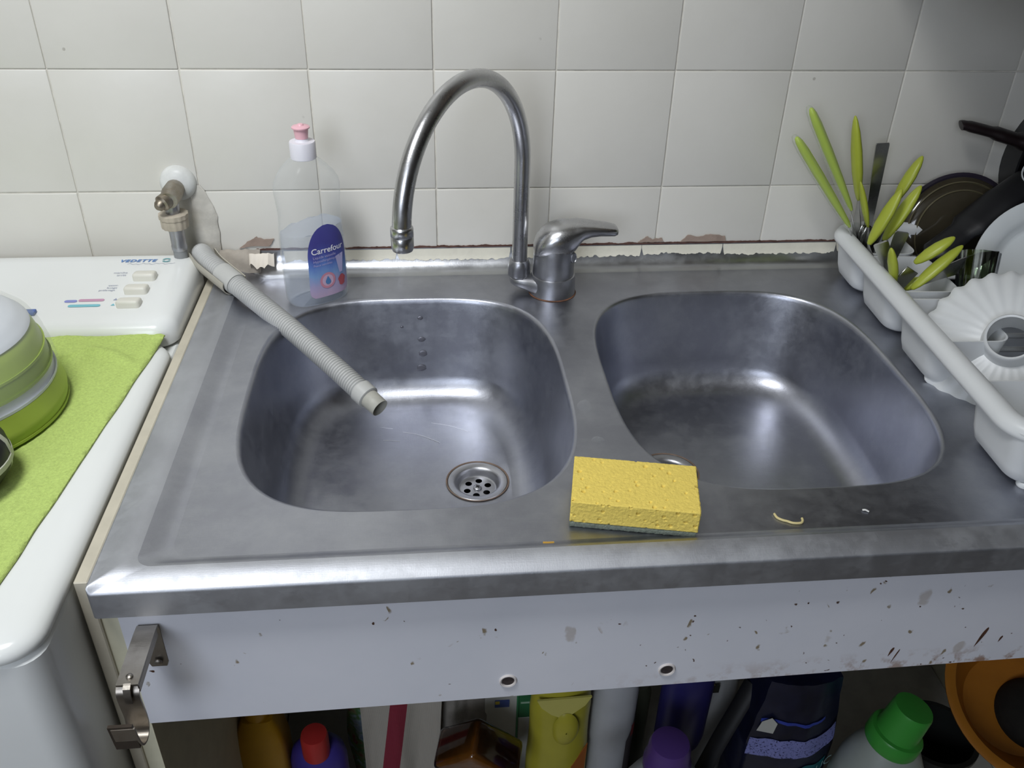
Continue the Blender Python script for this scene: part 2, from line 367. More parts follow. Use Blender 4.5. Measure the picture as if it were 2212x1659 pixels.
def bowl(cx, cy, a, b, dx, dy):
    g = G(); L = []
    zf = .757
    prof = [(-.003, 0), (-.0015, -.0003), (0, -.0014), (.0012, -.0035), (.002, -.007)]
    for i in range(1, 9): t = i / 8; prof.append((.002 + .014 * t, -.007 - .088 * t))
    r = .040
    for i in range(1, 11):
        t = i / 10 * (PI / 2 - .12) + .12; prof.append((.016 + r * (math.sin(t - PI / 2 + PI / 2) * 0 + (1 - math.cos(t))), -.095 - r * math.sin(t)))
    for d, z in prof: L.append(sup(cx, cy, a - d, b - d, EXP - d * 4, ZD + z))
    base = L[-1]; zb = base[0][2]
    circ = []
    N = len(base)
    for i in range(N):
        ang = math.atan2(base[i][1] - dy, base[i][0] - dx); circ.append((dx + .0365 * math.cos(ang), dy + .0365 * math.sin(ang), zf))
    for t in (.08, .2, .4, .6, .8, .92, 1):
        L.append([(p[0] + (q[0] - p[0]) * t, p[1] + (q[1] - p[1]) * t, zb + (zf - zb) * smooth01(t) - 0) for p, q in zip(base, circ)])
    L.append([(dx + (q[0] - dx) * .97, dy + (q[1] - dy) * .97, zf - .0025) for q in circ])
    g.loft(L, False, False); return g
def drain(dx, dy, parent, label):
    z = .757
    g = G(); Mx = Matrix.Translation((dx, dy, z))
    g.lathe([(.0352, -.003), (.0352, .0002), (.0345, .0008), (.033, .0008), (.028, .0002), (.0255, -.0012), (.0240, -.0040), (.0232, -.0075), (.0222, -.0095), (.0205, -.0102)], 48, Mx, False, False)
    d = mk('drain_flange', g, CHROME2, parent, label=label)
    bm = bmesh.new()
    def lp(cx, cy, r, n):
        vs = [bm.verts.new((dx + cx + r * math.cos(2 * PI * i / n), dy + cy + r * math.sin(2 * PI * i / n), z - .0102)) for i in range(n)]
        for i in range(n): bm.edges.new((vs[i], vs[(i + 1) % n]))
    lp(0, 0, .0206, 48)
    for k in range(6): lp(.0132 * math.cos(.35 + k * PI / 3), .0132 * math.sin(.35 + k * PI / 3), .0040, 16)
    bmesh.ops.triangle_fill(bm, use_beauty=True, use_dissolve=False, edges=bm.edges[:], normal=(0, 0, 1)); bm.verts.index_update()
    gp = G().add([v.co for v in bm.verts], [[v.index for v in f.verts] for f in bm.faces]); bm.free()
    mk('strainer_plate', gp, CHROME2, d, smooth=0)
    mk('waste_pipe', G().lathe([(.0226, -.012), (.0226, -.05), (.001, -.05)], 32, Mx, False, True), mat('dark_waste', '26262a', .7), d)
    mk('screw', G().lathe([(.0052, -.0104), (.0050, -.0086), (.0040, -.0078), (.0005, -.0074)], 20, Mx), CHROME2, d)
    cr = G(); cr.box((0, 0, -.0076), (.0052, .0013, .0008), M=Mx @ Matrix.Rotation(.5, 4, 'Z')); cr.box((0, 0, -.0076), (.0013, .0052, .0008), M=Mx @ Matrix.Rotation(.5, 4, 'Z'))
    mk('screw_slot', cr, BLACKP, d, smooth=0)
    gk = G(); gk.lathe([(.0366, .0), (.0372, .0012), (.0362, .0016), (.0353, .0006)], 48, Mx, False, False); mk('seal_ring', gk, mat('rusty_seal', '7d6a5c', .6, var=.3, vscale=80), d)
DRIPS = [(-.0262, .8675, .0028), (-.0255, .8385, .0038), (-.0240, .8190, .0046), (-.0268, .7990, .0050), (-.050, .856, .0016)]
SCRATCHES = [[(-.1115, -.1750), (-.098, -.1722), (-.0840, -.1740)], [(-.1085, -.1860), (-.086, -.1850), (-.0650, -.1900)], [(-.0520, -.1980), (-.030, -.2060), (-.006, -.2230)], [(-.076, -.2140), (-.066, -.2150), (-.056, -.2175)], [(-.016, -.1800), (.008, -.1880), (.030, -.2020)]]
for i, b in enumerate(BOWLS):
    ob = mk('bowl', bowl(*b[:6]), STEEL, sink, smooth=60, label=['left steel bowl with the hose end in it', 'right empty steel bowl'][i])
    if i == 0:
        DIRT = mat('dried_drip', '77777f', .45, .8, var=.2)
        for dxx, dzz, rr_ in DRIPS:
            tt = (.886 - dzz) / .088; gd_ = G(); n = 18
            gd_.loft([[(dxx + q * rr_ * (1 + .35 * mnoise.noise((k * .9, dzz * 300, 1))) * math.cos(2 * PI * k / n) * 1.3, -.095 - (.002 + .014 * (.886 - zz_) / .088) - hh - .0006, zz_) for k in range(n) for zz_ in [dzz + q * rr_ * .9 * math.sin(2 * PI * k / n)]] for q, hh in ((1, 0), (.9, .0003), (.4, .0004))], False, True)
            mk('drip_stain', gd_, DIRT, ob, smooth=60)
        SCR = mat('bright_scratch', 'd8dade', .35, 1.0)
        for P in SCRATCHES: mk('scratch', G().tube(catmull([(x, y, .7578) for x, y in P], 6), .00032, 5, flat=[(1, .3)] * 13), SCR, ob)
    drain(b[4], b[5], ob, ['round steel drain', 'brownish drain half hidden by the sponge'][i])

# peeling paint strip, dirt line and chipped plaster along the upstand
def cove(t, d=.0007):
    y = -.029 + .0278 * t; z = ZD + .0285 * (1 - math.sqrt(max(0, 1 - t * t))); n = Vector((0, -t, math.sqrt(max(0, 1 - t * t)))); return y + n.y * d, z + n.z * d
PAINT = mat('peeling_cream_paint', 'dcd8c8', .55, var=.06, bump=.3)
pp = thing('peeling_paint', (.15, -.004, .912), 'peeling cream paint strip along the top of the steel upstand', 'paint')
x = -.205
while x < .60:
    w = random.uniform(.10, .26); n = int(w / .0012) + 2; g = G(); L = []
    base = .86 + random.uniform(-.03, .03); top = .999
    for i in range(n + 1):
        xx = x + w * i / n
        lo = min(.985, base + .03 * mnoise.noise((xx * 30, 3.1, 0)) +   .055 * mnoise.noise((xx * 170, 1.7, 0)) + .02 * mnoise.noise((xx * 500, 4.7, 0)))
        e = min(i, n - i) / 2; lo = lo + (.985 - lo) * max(0, 1 - e)
        row = []
        for k in range(4):
            t = lo + (top - lo) * k / 3; y, z = cove(t); row.append((xx, y, z))
        L.append(row)
    g.loft(L, False, False, closed=False); mk('paint_flake', g, PAINT, pp, smooth=30)
    x += w + random.choice([0.0005, .001, .002, .006])
g = G(); L = []
for i in range(420):
    xx = -.24 + i * .0022; a = .9214 + .0006 * mnoise.noise((xx * 90, 0, 0)); b = .9238 + .0016 * mnoise.noise((xx * 70, 5, 0)) + .0008 * mnoise.noise((xx * 300, 9, 0))
    L.append([(xx, -.0015, a), (xx, -.0015, b), (xx, .002, b), (xx, .002, a)])
g.loft(L); mk('grimy_joint', g, mat('brown_grime', '5b4038', .8, var=.4, vscale=90), None, label='thin brown grimy joint line between tiles and steel upstand', cat='joint')
CHIP = mat('bare_plaster', 'a08d80', .9, var=.15, vscale=60, bump=.5)
def chip(name, pts, y, m, label, cat='chip', th=.0012):
    g = G(); n = len(pts); P = []
    for i in range(n):
        a = Vector((pts[i][0], 0, pts[i][1])); b = Vector((pts[(i + 1) % n][0], 0, pts[(i + 1) % n][1]))
        for k in range(5):
            p = a.lerp(b, k / 5); q = mnoise.noise((p.x * 400, p.z * 400, 2)) * .0013; P.append((p.x + q, y, p.z + mnoise.noise((p.z * 400, p.x * 400, 7)) * .0013))
    g.poly(P, (0, th, 0)); mk(name, g, m, None, smooth=0, label=label, cat=cat)
chip('plaster_patch', [(-.262, .925), (-.245, .928), (-.222, .9275), (-.215, .938), (-.228, .937), (-.238, .941), (-.247, .936)], -.0022, CHIP, 'bare brown plaster patch in the tile edge above the peeled corner')
chip('tile_edge_patch', [(.275, .9245), (.293, .9245), (.311, .925), (.309, .9305), (.296, .9285), (.287, .933), (.28, .9275)], -.002, CHIP, 'small bare plaster patch beside the lever handle tip')
chip('plaster_chip', [(.335, .9245), (.40, .9245), (.398, .932), (.377, .935), (.36, .931), (.345, .9345)], -.002, CHIP, 'long bare plaster patch at the tile foot right of the faucet')
# curled flake at the left end of the upstand
g = G(); L = []
for i in range(14):
    a = i / 13; xx = -.248 + .032 * a; up = .9215 + .002 * mnoise.noise((a * 6, 3, 0)); dn = .9085 + .007 * mnoise.noise((a * 4.5, 0, 0)) + .002 * mnoise.noise((a * 30, 0, 0))
    L.append([(xx, -.020 - .006 * math.sin(a * PI), dn), (xx, -.016 - .004 * math.sin(a * PI), (up + dn) / 2), (xx, -.012, up), (xx, -.0112, up), (xx, -.0148 - .004 * math.sin(a * PI), (up + dn) / 2), (xx, -.0188 - .006 * math.sin(a * PI), dn)])
g.loft(L); mk('paint_curl', g, mat('peel_paint', 'e2d9cb', .6, var=.08), None, label='curled flake of torn cream paint at the left end of the upstand', cat='paint')
# filler in the corner behind the flake
g = G(); L = []
for i in range(12):
    a = i / 11; xx = -.287 + .052 * a; h = .9235 + .003 * mnoise.noise((a * 7, 2, 0)); d = .016 + .008 * (1 - a) + .002 * mnoise.noise((a * 9, 4, 0))
    L.append([(xx, -.002, h), (xx, -d * .45, h - .003), (xx, -d * .8, h - .010), (xx, -d, ZR - .004 + (1 - a) * .002), (xx, -.002, ZR - .006)])
g.loft(L); mk('corner_filler', g, mat('grey_filler', 'a9a196', .9, var=.15, vscale=50, bump=.6, bscale=120), None, label='lumpy grey filler in the back left corner of the countertop', cat='filler')

# ================================================================= FAUCET
FX, FY = .1465, -.083
fc = thing('kitchen_faucet', (FX, FY, ZD), 'chrome mixer faucet with tall swan-neck spout between the two bowls', 'faucet')
MF = Matrix.Translation((FX, FY, ZD))
g = G(); g.lathe([(.0290, 0), (.0298, .0008), (.0296, .004), (.0292, .012), (.0288, .024), (.0283, .0262), (.0270, .0268)], 40, MF, True, True)
# swivel arm growing out of the lower ring towards the spout
A = Vector((FX - .012, FY + .002, ZD + .014)); Bp = Vector((.1033, -.075, ZD + .0165))
L = []
for t, hw, zt, zb in ((0, .024, .0250, .0005), (.25, .022, .0248, .001), (.45, .0195, .0240, .002), (.62, .0172, .0230, .0038), (.8, .0158, .0222, .0056), (.95, .0150, .0216, .0070), (1.12, .0130, .0213, .0084), (1.3, .0088, .0208, .0105), (1.38, .003, .0200, .0130)):
    p = A.lerp(Bp, t); d = (Bp - A); d.z = 0; d.normalize(); s = Vector((-d.y, d.x, 0)); cz = ZD + (zt + zb) / 2; hh = (zt - zb) / 2
    L.append([Vector((p.x, p.y, cz)) + s * hw * math.copysign(abs(math.cos(a)) ** .6, math.cos(a)) + Vector((0, 0, hh * math.copysign(abs(math.sin(a)) ** .6, math.sin(a)))) for a in [2 * PI * i / 20 for i in range(20)]])
g.loft(L); mk('base_ring', g, CHROME2, fc, smooth=45)
mk('rust_ring', G().lathe([(.0300, 0), (.0312, .0004), (.0300, .0014), (.0292, .0010)], 40, MF, False, False), mat('rust', '6d4a36', .8, var=.4, vscale=120), fc, label='thin rusty stain ring at the foot')
mk('body', G().lathe([(.0262, .0262), (.0266, .028), (.0264, .036), (.0262, .050), (.0260, .0580), (.0250, .0640)], 40, MF), CHROME2, fc)
# lever: dome and handle as one loft
L = []
sec = [(-.0262, .0590, .0535, .004), (-.0250, .0690, .0532, .0125), (-.0215, .0785, .0530, .0190), (-.015, .0872, .0528, .0235), (-.006, .0935, .0527, .0258), (.004, .0965, .0526, .0262), (.012, .0975, .0527, .0258),
       (.018, .0978, .0545, .0245), (.024, .0976, .0600, .0228), (.029, .0972, .0690, .0210), (.034, .0966, .0745, .0196), (.044, .0952, .0778, .0178), (.056, .0932, .0785, .0162), (.067, .0912, .0778, .0148), (.075, .0896, .0772, .0132), (.079, .0880, .0782, .0108), (.0808, .0856, .0802, .006)]
ML = Matrix.Translation((FX, FY, ZD)) @ Matrix.Rotation(.06, 4, 'Z')
for x, zt, zb, hw in sec:
    cz = (zt + zb) / 2; hh = (zt - zb) / 2; n = 28; ring = []
    e = .85 if x < .026 else .62
    for i in range(n):
        a = 2 * PI * i / n; ring.append((x, hw * math.copysign(abs(math.cos(a)) ** e, math.cos(a)), cz + hh * math.copysign(abs(math.sin(a)) ** .8, math.sin(a))))
    L.append(ring)
lev = mk('lever', G().loft(L, M=ML), CHROME, fc, smooth=50)
bd = zframe(ML @ Vector((.0215, -.0165, .0545)), (.55, -.8, .1), (0, 0, 1))
mk('badge', G().lathe([(.0048, -.003), (.0048, .0012), (.0042, .0018), (.0038, .0008), (.001, .0008)], 20, bd, sx=1.5), CHROME2, lev, label='small oval maker badge on the lever')
Mn = Matrix.Translation((.1033, -.075, ZD + .0205))
g = G(); L = []
for r, z, hx in ((.0128, 0, 0), (.0142, .0012, .35), (.0146, .003, .9), (.0146, .008, .9), (.0146, .012, .6), (.0142, .0150, .2), (.0132, .0185, 0), (.0118, .0222, 0), (.0112, .0228, 0)):
    L.append([((r + hx * .0012 * (math.cos(6 * a) - 1) * .5) * math.cos(a), (r + hx * .0012 * (math.cos(6 * a) - 1) * .5) * math.sin(a), z) for a in [2 * PI * i / 48 for i in range(48)]])
g.loft(L, M=Mn); mk('spout_nut', g, CHROME2, fc, smooth=40)
P0 = Vector((.1033, -.075, ZD + .036)); OUT = Vector((-.0393, -.279, 1.069))
hd = OUT - P0; hd.z = 0; reach = hd.length; hd.normalize(); rad = reach / 2
path = [P0 + Vector((0, 0, (1.062 - P0.z) * i / 8)) for i in range(8)]
for i in range(0, 41):
    a = PI * i / 40; path.append(Vector((P0.x, P0.y, 1.062)) + hd * (rad - rad * math.cos(a)) + Vector((0, 0, rad * math.sin(a) * .985)))
mk('spout', G().tube(path, .0098, 24, up=Vector((hd.y, -hd.x, 0))), CHROME, fc, smooth=60)
Mo = Matrix.Translation((path[-1].x, path[-1].y, path[-1].z))
mk('aerator', G().lathe([(.0098, .006), (.0112, .005), (.0116, .0035), (.0116, -.004), (.0112, -.0045), (.0116, -.005), (.0114, -.016), (.0104, -.0195), (.0085, -.0200), (.0080, -.017)], 28, Mo), CHROME, fc, smooth=40)

# ================================================================= DISH SOAP BOTTLE
BX, BY, BR = -.1545, -.0845, math.radians(32)
bt = thing('soap_bottle', (BX, BY, ZD), 'half-full clear dish soap bottle with pink push cap behind the left bowl', 'bottle')
MB = Matrix.Translation((BX, BY, ZD)) @ Matrix.Rotation(BR, 4, 'Z')
BPROF = [(.030, .0), (.0345, .0015), (.0362, .006), (.0366, .018), (.0368, .035), (.0370, .06), (.0366, .085), (.0356, .100), (.0347, .112), (.0347, .120), (.0356, .130), (.0364, .140), (.0366, .147), (.0352, .155), (.0318, .1625), (.0265, .170), (.0205, .1765), (.0150, .1815), (.0128, .1840), (.0126, .188)]
BPROF = [(r * (1.10 - .10 * smooth01((z - .150) / .034)), z) for r, z in BPROF]
def bw(z):
    for (a, za), (b, zb) in zip(BPROF, BPROF[1:]):
        if za <= z <= zb: return a + (b - a) * (z - za) / (zb - za)
    return BPROF[-1][0]
def bdep(z): return bw(z) * (.64 + .36 * smooth01((z - .150) / .034))
def bpt(ang, z, d=0, e=.82):
    c, s = math.cos(ang), math.sin(ang); return Vector(((bw(z) + d) * math.copysign(abs(c) ** e, c), (bdep(z) + d) * math.copysign(abs(s) ** e, s), z))
zs = sorted(set([p[1] for p in BPROF] + [i * .006 for i in range(1, 31)]))
NA = 40
def bshell(z0, z1, d): return [[bpt(2 * PI * i / NA, z, d) for i in range(NA)] for z in zs if z0 <= z <= z1]
mk('bottle_shell', G().loft(bshell(0, .19, 0), True, False, M=MB), edgy('clear_plastic', 'dfe5e6', .07, .42), bt, smooth=70)
Lq = bshell(.0015, .099, -.0012); top = [Vector((p.x * .998, p.y * .998, p.z + .004 * (p.x / .036) + .0015 * math.sin(p.x * 300))) for p in Lq[-1]]
LIQ = edgy('soap_liquid', 'b9c6dc', .20, .25)
mk('liquid', G().loft(Lq[:-1] + [top], M=MB), LIQ, bt, smooth=60)
mk('screw_cap', G().lathe([(.0145, .181), (.0150, .1815), (.0150, .1995), (.0144, .2008), (.0085, .2012), (.0072, .2030), (.0068, .2065)], 32, MB), mat('white_cap', 'e3e1e8', .4), bt)
mk('push_cap', G().lathe([(.0068, .2040), (.0074, .2045), (.0083, .2130), (.0086, .2155), (.0104, .2160), (.0105, .2172), (.0095, .2182), (.0040, .2190), (.0030, .2206), (.0012, .2212)], 32, MB), mat('pink_cap', 'e9b7c0', .35), bt)
# label patch on the front: u across, w up
LC = -PI / 2 + .12
def lpt(u, w, d=.0005):
    """u, w in metres on the label, origin at its lower middle"""
    # walk around the section by arc length
    z = w + .012; a = LC; step = .04 if u > 0 else -.04; rem = abs(u); p = bpt(a, z, d)
    while rem > 0:
        q = bpt(a + step, z, d); l = (q - p).length
        if l >= rem: p = p.lerp(q, rem / l); break
        rem -= l; a += step; p = q
    return MB @ p
def lab_edge(w):
    H = .093
    if w < .010: return .022 + .006 * math.sqrt(max(0, 1 - ((.010 - w) / .010) ** 2))
    if w < .050: return .028 - .001 * (w - .01) / .04
    return .027 * math.sqrt(max(0, 1 - ((w - .050) / .0435) ** 2.2))
L = []
for i in range(32):
    w = .0932 * i / 31; e = max(lab_edge(w), .0004); L.append([lpt(-e + 2 * e * j / 16, w) for j in range(17)])
m = bpy.data.materials.new('soap_label_print'); t = NT(m)
zz = t.sep(t.pos())[2]; nz = t.noise(t.pos((60, 60, 20)), 1.5, 3)
f = t.math('ADD', t.math('MULTIPLY', t.math('SUBTRACT', zz, ZD + .012), 10.7), t.math('MULTIPLY', t.math('SUBTRACT', nz, .5), .25), True)
t.link(t.ramp(f, [(0, srgb('b9a3bd')), (.16, srgb('a9a0c4')), (.30, srgb('7ea0cf')), (.46, srgb('5f7fc4')), (.58, srgb('4c54a0')), (.75, srgb('45438c')), (1, srgb('4a4a92'))]), t.p.inputs['Base Color']); t.p.inputs['Roughness'].default_value = .4
lb = mk('label', G().loft(L, False, False, closed=False), m, bt, smooth=60, label='blue and violet paper label with white lettering')
INKW = mat('white_ink', 'f0eef4', .5); INKP = mat('pink_ink', 'c98a9c', .5); INKB = mat('blue_ink', '4f7fb4', .5); INKR = mat('red_ink', 'b4545c', .5); INKD = mat('dark_ink', '4a4068', .5); INKL = mat('lilac_ink', 'b9b4dc', .5)
mk('lettering', text_g('Carrefour', .0108, lambda s, q: lpt(s - .0225, q + .0585 + .00, .0009), bold=.00012), INKW, lb, smooth=0)
for i, (tx, sz, uu, ww) in enumerate([('Liquide vaisselle', .0048, -.021, .0525), ('Hypoallergénique', .0046, -.021, .0475), ('Peaux sensibles', .0040, -.021, .0425)]):
    mk('lettering', text_g(tx, sz, lambda s, q: lpt(s + uu, q + ww, .0009)), INKL, lb, smooth=0)
def ringp(cu, cw, r0, r1, n=28, d=.0009):
    g = G(); L = [[lpt(cu + r * math.cos(2 * PI * i / n), cw + r * math.sin(2 * PI * i / n), d) for i in range(n)] for r in (r0, r1)]; return g.loft(L, False, False)
mk('emblem_ring', ringp(-.004, .0215, .0075, .0105), INKP, lb, smooth=0); mk('emblem_disc', ringp(-.004, .0215, .0005, .0075), mat('pale_pink_ink', 'c9aec6', .5), lb, smooth=0)
dp = [(.0036 * math.sin(a) * (1 if abs(a) < 1.6 else 1), -.0036 * math.cos(a)) for a in [-2.2 + 4.4 * i / 16 for i in range(17)]] + [(0, .0075)]
g = G(); g.add([lpt(-.004 + x, .0200 + y, .0013) for x, y in dp], [tuple(range(len(dp)))]); mk('emblem_drop', g, INKB, lb, smooth=0)
g = G(); g.add([lpt(.0165 + .0055 * math.cos(a) * (1 + .15 * math.sin(5 * a)), .0165 + .0075 * math.sin(a), .0009) for a in [2 * PI * i / 20 for i in range(20)]], [tuple(range(20))]); mk('red_fruit_print', g, INKR, lb, smooth=0)
g = G(); g.add([lpt(x, y, .0009) for x, y in ((.0135, .027), (.0185, .027), (.0215, .052), (.009, .050))], [(0, 1, 2, 3)]); mk('glass_print', g, INKL, lb, smooth=0)

# ================================================================= SPONGE AND CRUMBS
su = Vector((.1088, -.0222, 0)).normalized(); sv = Vector((-su.y, su.x, 0))
MS = frame((.1010, -.5370, ZD), su, (0, 0, 1))
sp = thing('sponge', (.155, -.515, ZD), 'yellow cellulose sponge with grey-green scouring pad on the deck between the bowls', 'sponge')
def spongebox(lx, ly, z0, z1, nx, ny, nz, amp, pores):
    g = G(); idx = {}
    hol = [(random.uniform(0, lx), random.uniform(0, ly), random.choice([z0, z1, z1]), random.uniform(.0007, .0022)) for _ in range(pores)] + [(random.uniform(0, lx), 0, random.uniform(z0, z1), random.uniform(.0008, .0019)) for _ in range(pores // 2)]
    def V(i, j, k):
        if (i, j, k) in idx: return idx[(i, j, k)]
        p = Vector((lx * i / nx, ly * j / ny, z0 + (z1 - z0) * k / nz)); n = Vector(((i == nx) - (i == 0), (j == ny) - (j == 0), (k == nz) - (k == 0))).normalized()
        d = amp * mnoise.noise(p * 420) + amp * .6 * mnoise.noise(p * 900) - (.0006 if n.length > 0 and max(abs(n.x), abs(n.y), abs(n.z)) < .9 else 0)
        for hx, hy, hz, hr in hol:
            q = (p - Vector((hx, hy, hz))).length
            if q < hr: d -= hr * 1.25 * (1 - (q / hr) ** 3)
        idx[(i, j, k)] = len(g.v); g.v.append(tuple(p + n * d)); return idx[(i, j, k)]
    for a in range(nx):
        for b in range(ny):
            g.f.append((V(a, b, nz), V(a + 1, b, nz), V(a + 1, b + 1, nz), V(a, b + 1, nz))); g.f.append((V(a, b, 0), V(a, b + 1, 0), V(a + 1, b + 1, 0), V(a + 1, b, 0)))
        for c in range(nz):
            g.f.append((V(a, 0, c), V(a + 1, 0, c), V(a + 1, 0, c + 1), V(a, 0, c + 1))); g.f.append((V(a, ny, c), V(a, ny, c + 1), V(a + 1, ny, c + 1), V(a + 1, ny, c)))
    for b in range(ny):
        for c in range(nz):
            g.f.append((V(0, b, c), V(0, b, c + 1), V(0, b + 1, c + 1), V(0, b + 1, c))); g.f.append((V(nx, b, c), V(nx, b + 1, c), V(nx, b + 1, c + 1), V(nx, b, c + 1)))
    g.v = [tuple(MS @ Vector(q)) for q in g.v]; return g
mk('foam', spongebox(.1105, .0655, .0060, .0285, 168, 100, 34, .0003, 54), mat('yellow_sponge', 'e6cd66', .85, var=.07, vscale=260, bump=.5, bscale=900), sp, smooth=60)
mk('scouring_pad', spongebox(.1095, .0650, .0002, .0062, 60, 36, 4, .0006, 0), mat('grey_green_pad', '6f776c', .95, var=.25, vscale=400, bump=.8, bscale=900), sp, smooth=60)
nd = [(.2872, -.5334), (.2880, -.5385), (.2915, -.5420), (.2955, -.5440), (.2990, -.5463), (.3035, -.5472), (.3075, -.5466), (.3095, -.5440), (.3100, -.5410)]
mk('noodle', G().tube(catmull([(x, y, ZD + .0012) for x, y in nd], 4), .0011, 8), mat('noodle', 'cfc08a', .5), None, label='curved bit of noodle on the deck in front of the right bowl', cat='food scrap')
mk('paper_scrap', G().tube(catmull([(.3695, -.5335, ZD + .0010), (.3720, -.5342, ZD + .0016), (.3745, -.5362, ZD + .0010)], 4), .0011, 6, flat=[(1, .6)] * 9), mat('white_scrap', 'd6d6d2', .6), None, label='tiny white scrap on the deck near the dish rack corner', cat='scrap')
mk('orange_crumb', G().tube([(.0755, -.5566, ZD + .0012), (.080, -.5572, ZD + .0014), (.0850, -.5570, ZD + .0012)], .0010, 6), mat('orange_crumb', 'c79a3c', .6), None, label='thin orange peel strand left of the sponge at the front rim', cat='food scrap')
WATER = edgy('water', 'd5dade', .03, .18)
for i, (x, y, r, s, where) in enumerate([(.146, -.352, .008, 1.4, 'large water drop on the deck strip between the bowls'), (.149, -.412, .007, .8, 'smaller water drop on the deck strip just behind the sponge')]):
    g = G(); n = 24; rr = [1 + .3 * mnoise.noise((math.cos(2 * PI * k / n) * 1.3 + i * 9, math.sin(2 * PI * k / n) * 1.3, 0)) for k in range(n)]
    g.loft([[(x + q * r * rr[k] * math.cos(2 * PI * k / n), y + q * r * s * rr[k] * math.sin(2 * PI * k / n), ZD + h) for k in range(n)] for q, h in ((1, .0001), (.97, .0006), (.85, .0011), (.5, .0014), (.05, .0015))], False)
    mk('water_drop', g, WATER, None, label=where, cat='water')

# ================================================================= WASHING MACHINE
wm = thing('washing_machine', (-.51, -.34, 0), 'white top-loading washing machine left of the sink', 'washing machine')
mx1, mx0, my1, my0 = -.3045, -.71, -.012, -.655
g = G(); L = [rrect(mx0, mx1 - .001, my0 + .004, my1, .022, z, 6) for z in (.01, .03, .86, .884)]; L[0] = rrect(mx0 + .01, mx1 - .011, my0 + .014, my1 - .01, .015, .01, 6)
L.append(rrect(mx0 + .004, mx1 - .004, my0 + .008, my1 - .002, .020, .887, 6)); g.loft(L); mk('cabinet_body', g, ENAMEL, wm)
def shell(xa, xb, ya, yb, z0, prof, rr, zfun=None):
    L = []
    for ins, z in prof: L.append([(p[0], p[1], z0 + z * (zfun(p[1]) if zfun else 1)) for p in rrect(xa + ins, xb - ins, ya + ins, yb - ins, max(rr - ins * .6, .004), 0, 8)])
    g = G(); g.loft(L); return g
mk('lid', shell(mx0, mx1, my0, -.2030, .8885, [(.004, 0), (.0008, .0015), (0, .004), (.0006, .008), (.003, .0118), (.008, .0145), (.015, .0163), (.026, .0172), (.05, .0176)], .032), ENAMEL2, wm)
PZ = lambda y: 1 + .34 * smooth01((y + .2) / .19)
mk('control_panel', shell(mx0, mx1, -.2005, -.016, .8885, [(.003, 0), (0, .003), (0, .012), (.0012, .020), (.004, .0255), (.009, .0292), (.016, .0310), (.03, .0316)], .026, PZ), ENAMEL, wm)
def pz(y): return .8885 + .0316 * PZ(y) + .0004
def pp_(x, y, d=0): return Vector((x, y, pz(y) + d))
def btn(cx, cy):
    g = G(); L = []
    for ins, h in ((0, -.001), (0, .0045), (.0006, .0062), (.002, .0072), (.004, .0074)):
        L.append([(p[0], p[1], pz(p[1]) + h * (1 - .35 * (p[1] - cy) / .012)) for p in rrect(cx - .0135 + ins, cx + .0135 - ins, cy - .0085 + ins, cy + .0085 - ins, .0040 - ins * .5, 0, 5)])
    g.loft(L); return g
for cx, cy in ((-.3600, -.090), (-.3625, -.1215), (-.3640, -.1520)): mk('push_button', btn(cx, cy), BTN, wm, smooth=40)
INKV = mat('blue_logo_ink', '5a86c2', .4); INKG = mat('grey_print', '9aa0b4', .5); INKT = mat('teal_print', '7cc0cc', .5); INKPK = mat('rose_print', 'c79ab4', .5); INKVI = mat('violet_print', '8a90cc', .5)
lt = mk('logo_lettering', text_g('VEDETTE', .0100, lambda s, q: pp_(-.4010 + s, -.0500 + q * .9, .0003), shear=.25, spacing=1.12, bold=.0003), INKV, wm, smooth=0)
g = G(); n = 20
for a0, a1 in ((.5, 2.9), (3.6, 6.0)):
    L = [[pp_(-.3440 + r * math.cos(a0 + (a1 - a0) * i / n), -.0465 + r * .9 * math.sin(a0 + (a1 - a0) * i / n), .0003) for i in range(n + 1)] for r in (.0030, .0056)]; g.loft(L, False, False, closed=False)
mk('logo_swirl', g, mat('green_logo_ink', '6aa3a8', .4), wm, smooth=0)
g = G(); P = [(-.3900 + .058 * i / 60, -.0555 + .0016 * math.sin(i * .55) * math.sin(i * .21 + 1)) for i in range(61)]
g.loft([[pp_(x, y - .0003, .0003) for x, y in P], [pp_(x, y + .0003, .0003) for x, y in P]], False, False, closed=False); mk('script_line', g, INKG, wm, smooth=0)
for tx, sx, sy, sz in (('marche', -.4005, -.0790, .0055), ('arrêt', -.3955, -.0850, .0055), ('essor.', -.3990, -.1090, .0050), ('lavage', -.3995, -.1145, .0050), ('prélavage', -.4075, -.1200, .0050)):
    mk('printed_caption', text_g(tx, sz, lambda s, q: pp_(sx + s, sy + q, .0003)), INKG, wm, smooth=0)
def pill(xa, xb, yc, h):
    g = G(); P = [pp_(p[0], p[1], .0003) for p in rrect(xa, xb, yc - h, yc + h, h * .98, 0, 5)]; g.add(P, [tuple(range(len(P)))]); return g
mk('printed_pill', pill(-.4400, -.4255, -.1420, .0028), INKVI, wm, smooth=0); mk('printed_pill', pill(-.4245, -.3950, -.1405, .0028), INKPK, wm, smooth=0); mk('printed_pill', pill(-.4330, -.3965, -.1525, .0028), INKT, wm, smooth=0)
for yy, mm in ((-.1395, INKG), (-.1515, INKT)):
    g = G(); g.add([pp_(-.3850, yy - .002, .0003), pp_(-.3800, yy - .002, .0003), pp_(-.3825, yy + .0025, .0003)], [(0, 1, 2)]); mk('printed_triangle', g, mm, wm, smooth=0)
# dial tip behind the bowls
mk('blue_marker', G().box((-.470, -.168, pz(-.168) + .002), (.013, .010, .004), .001), mat('blue_plastic', '4a67a8', .4), wm, label='small blue tab at the panel edge')

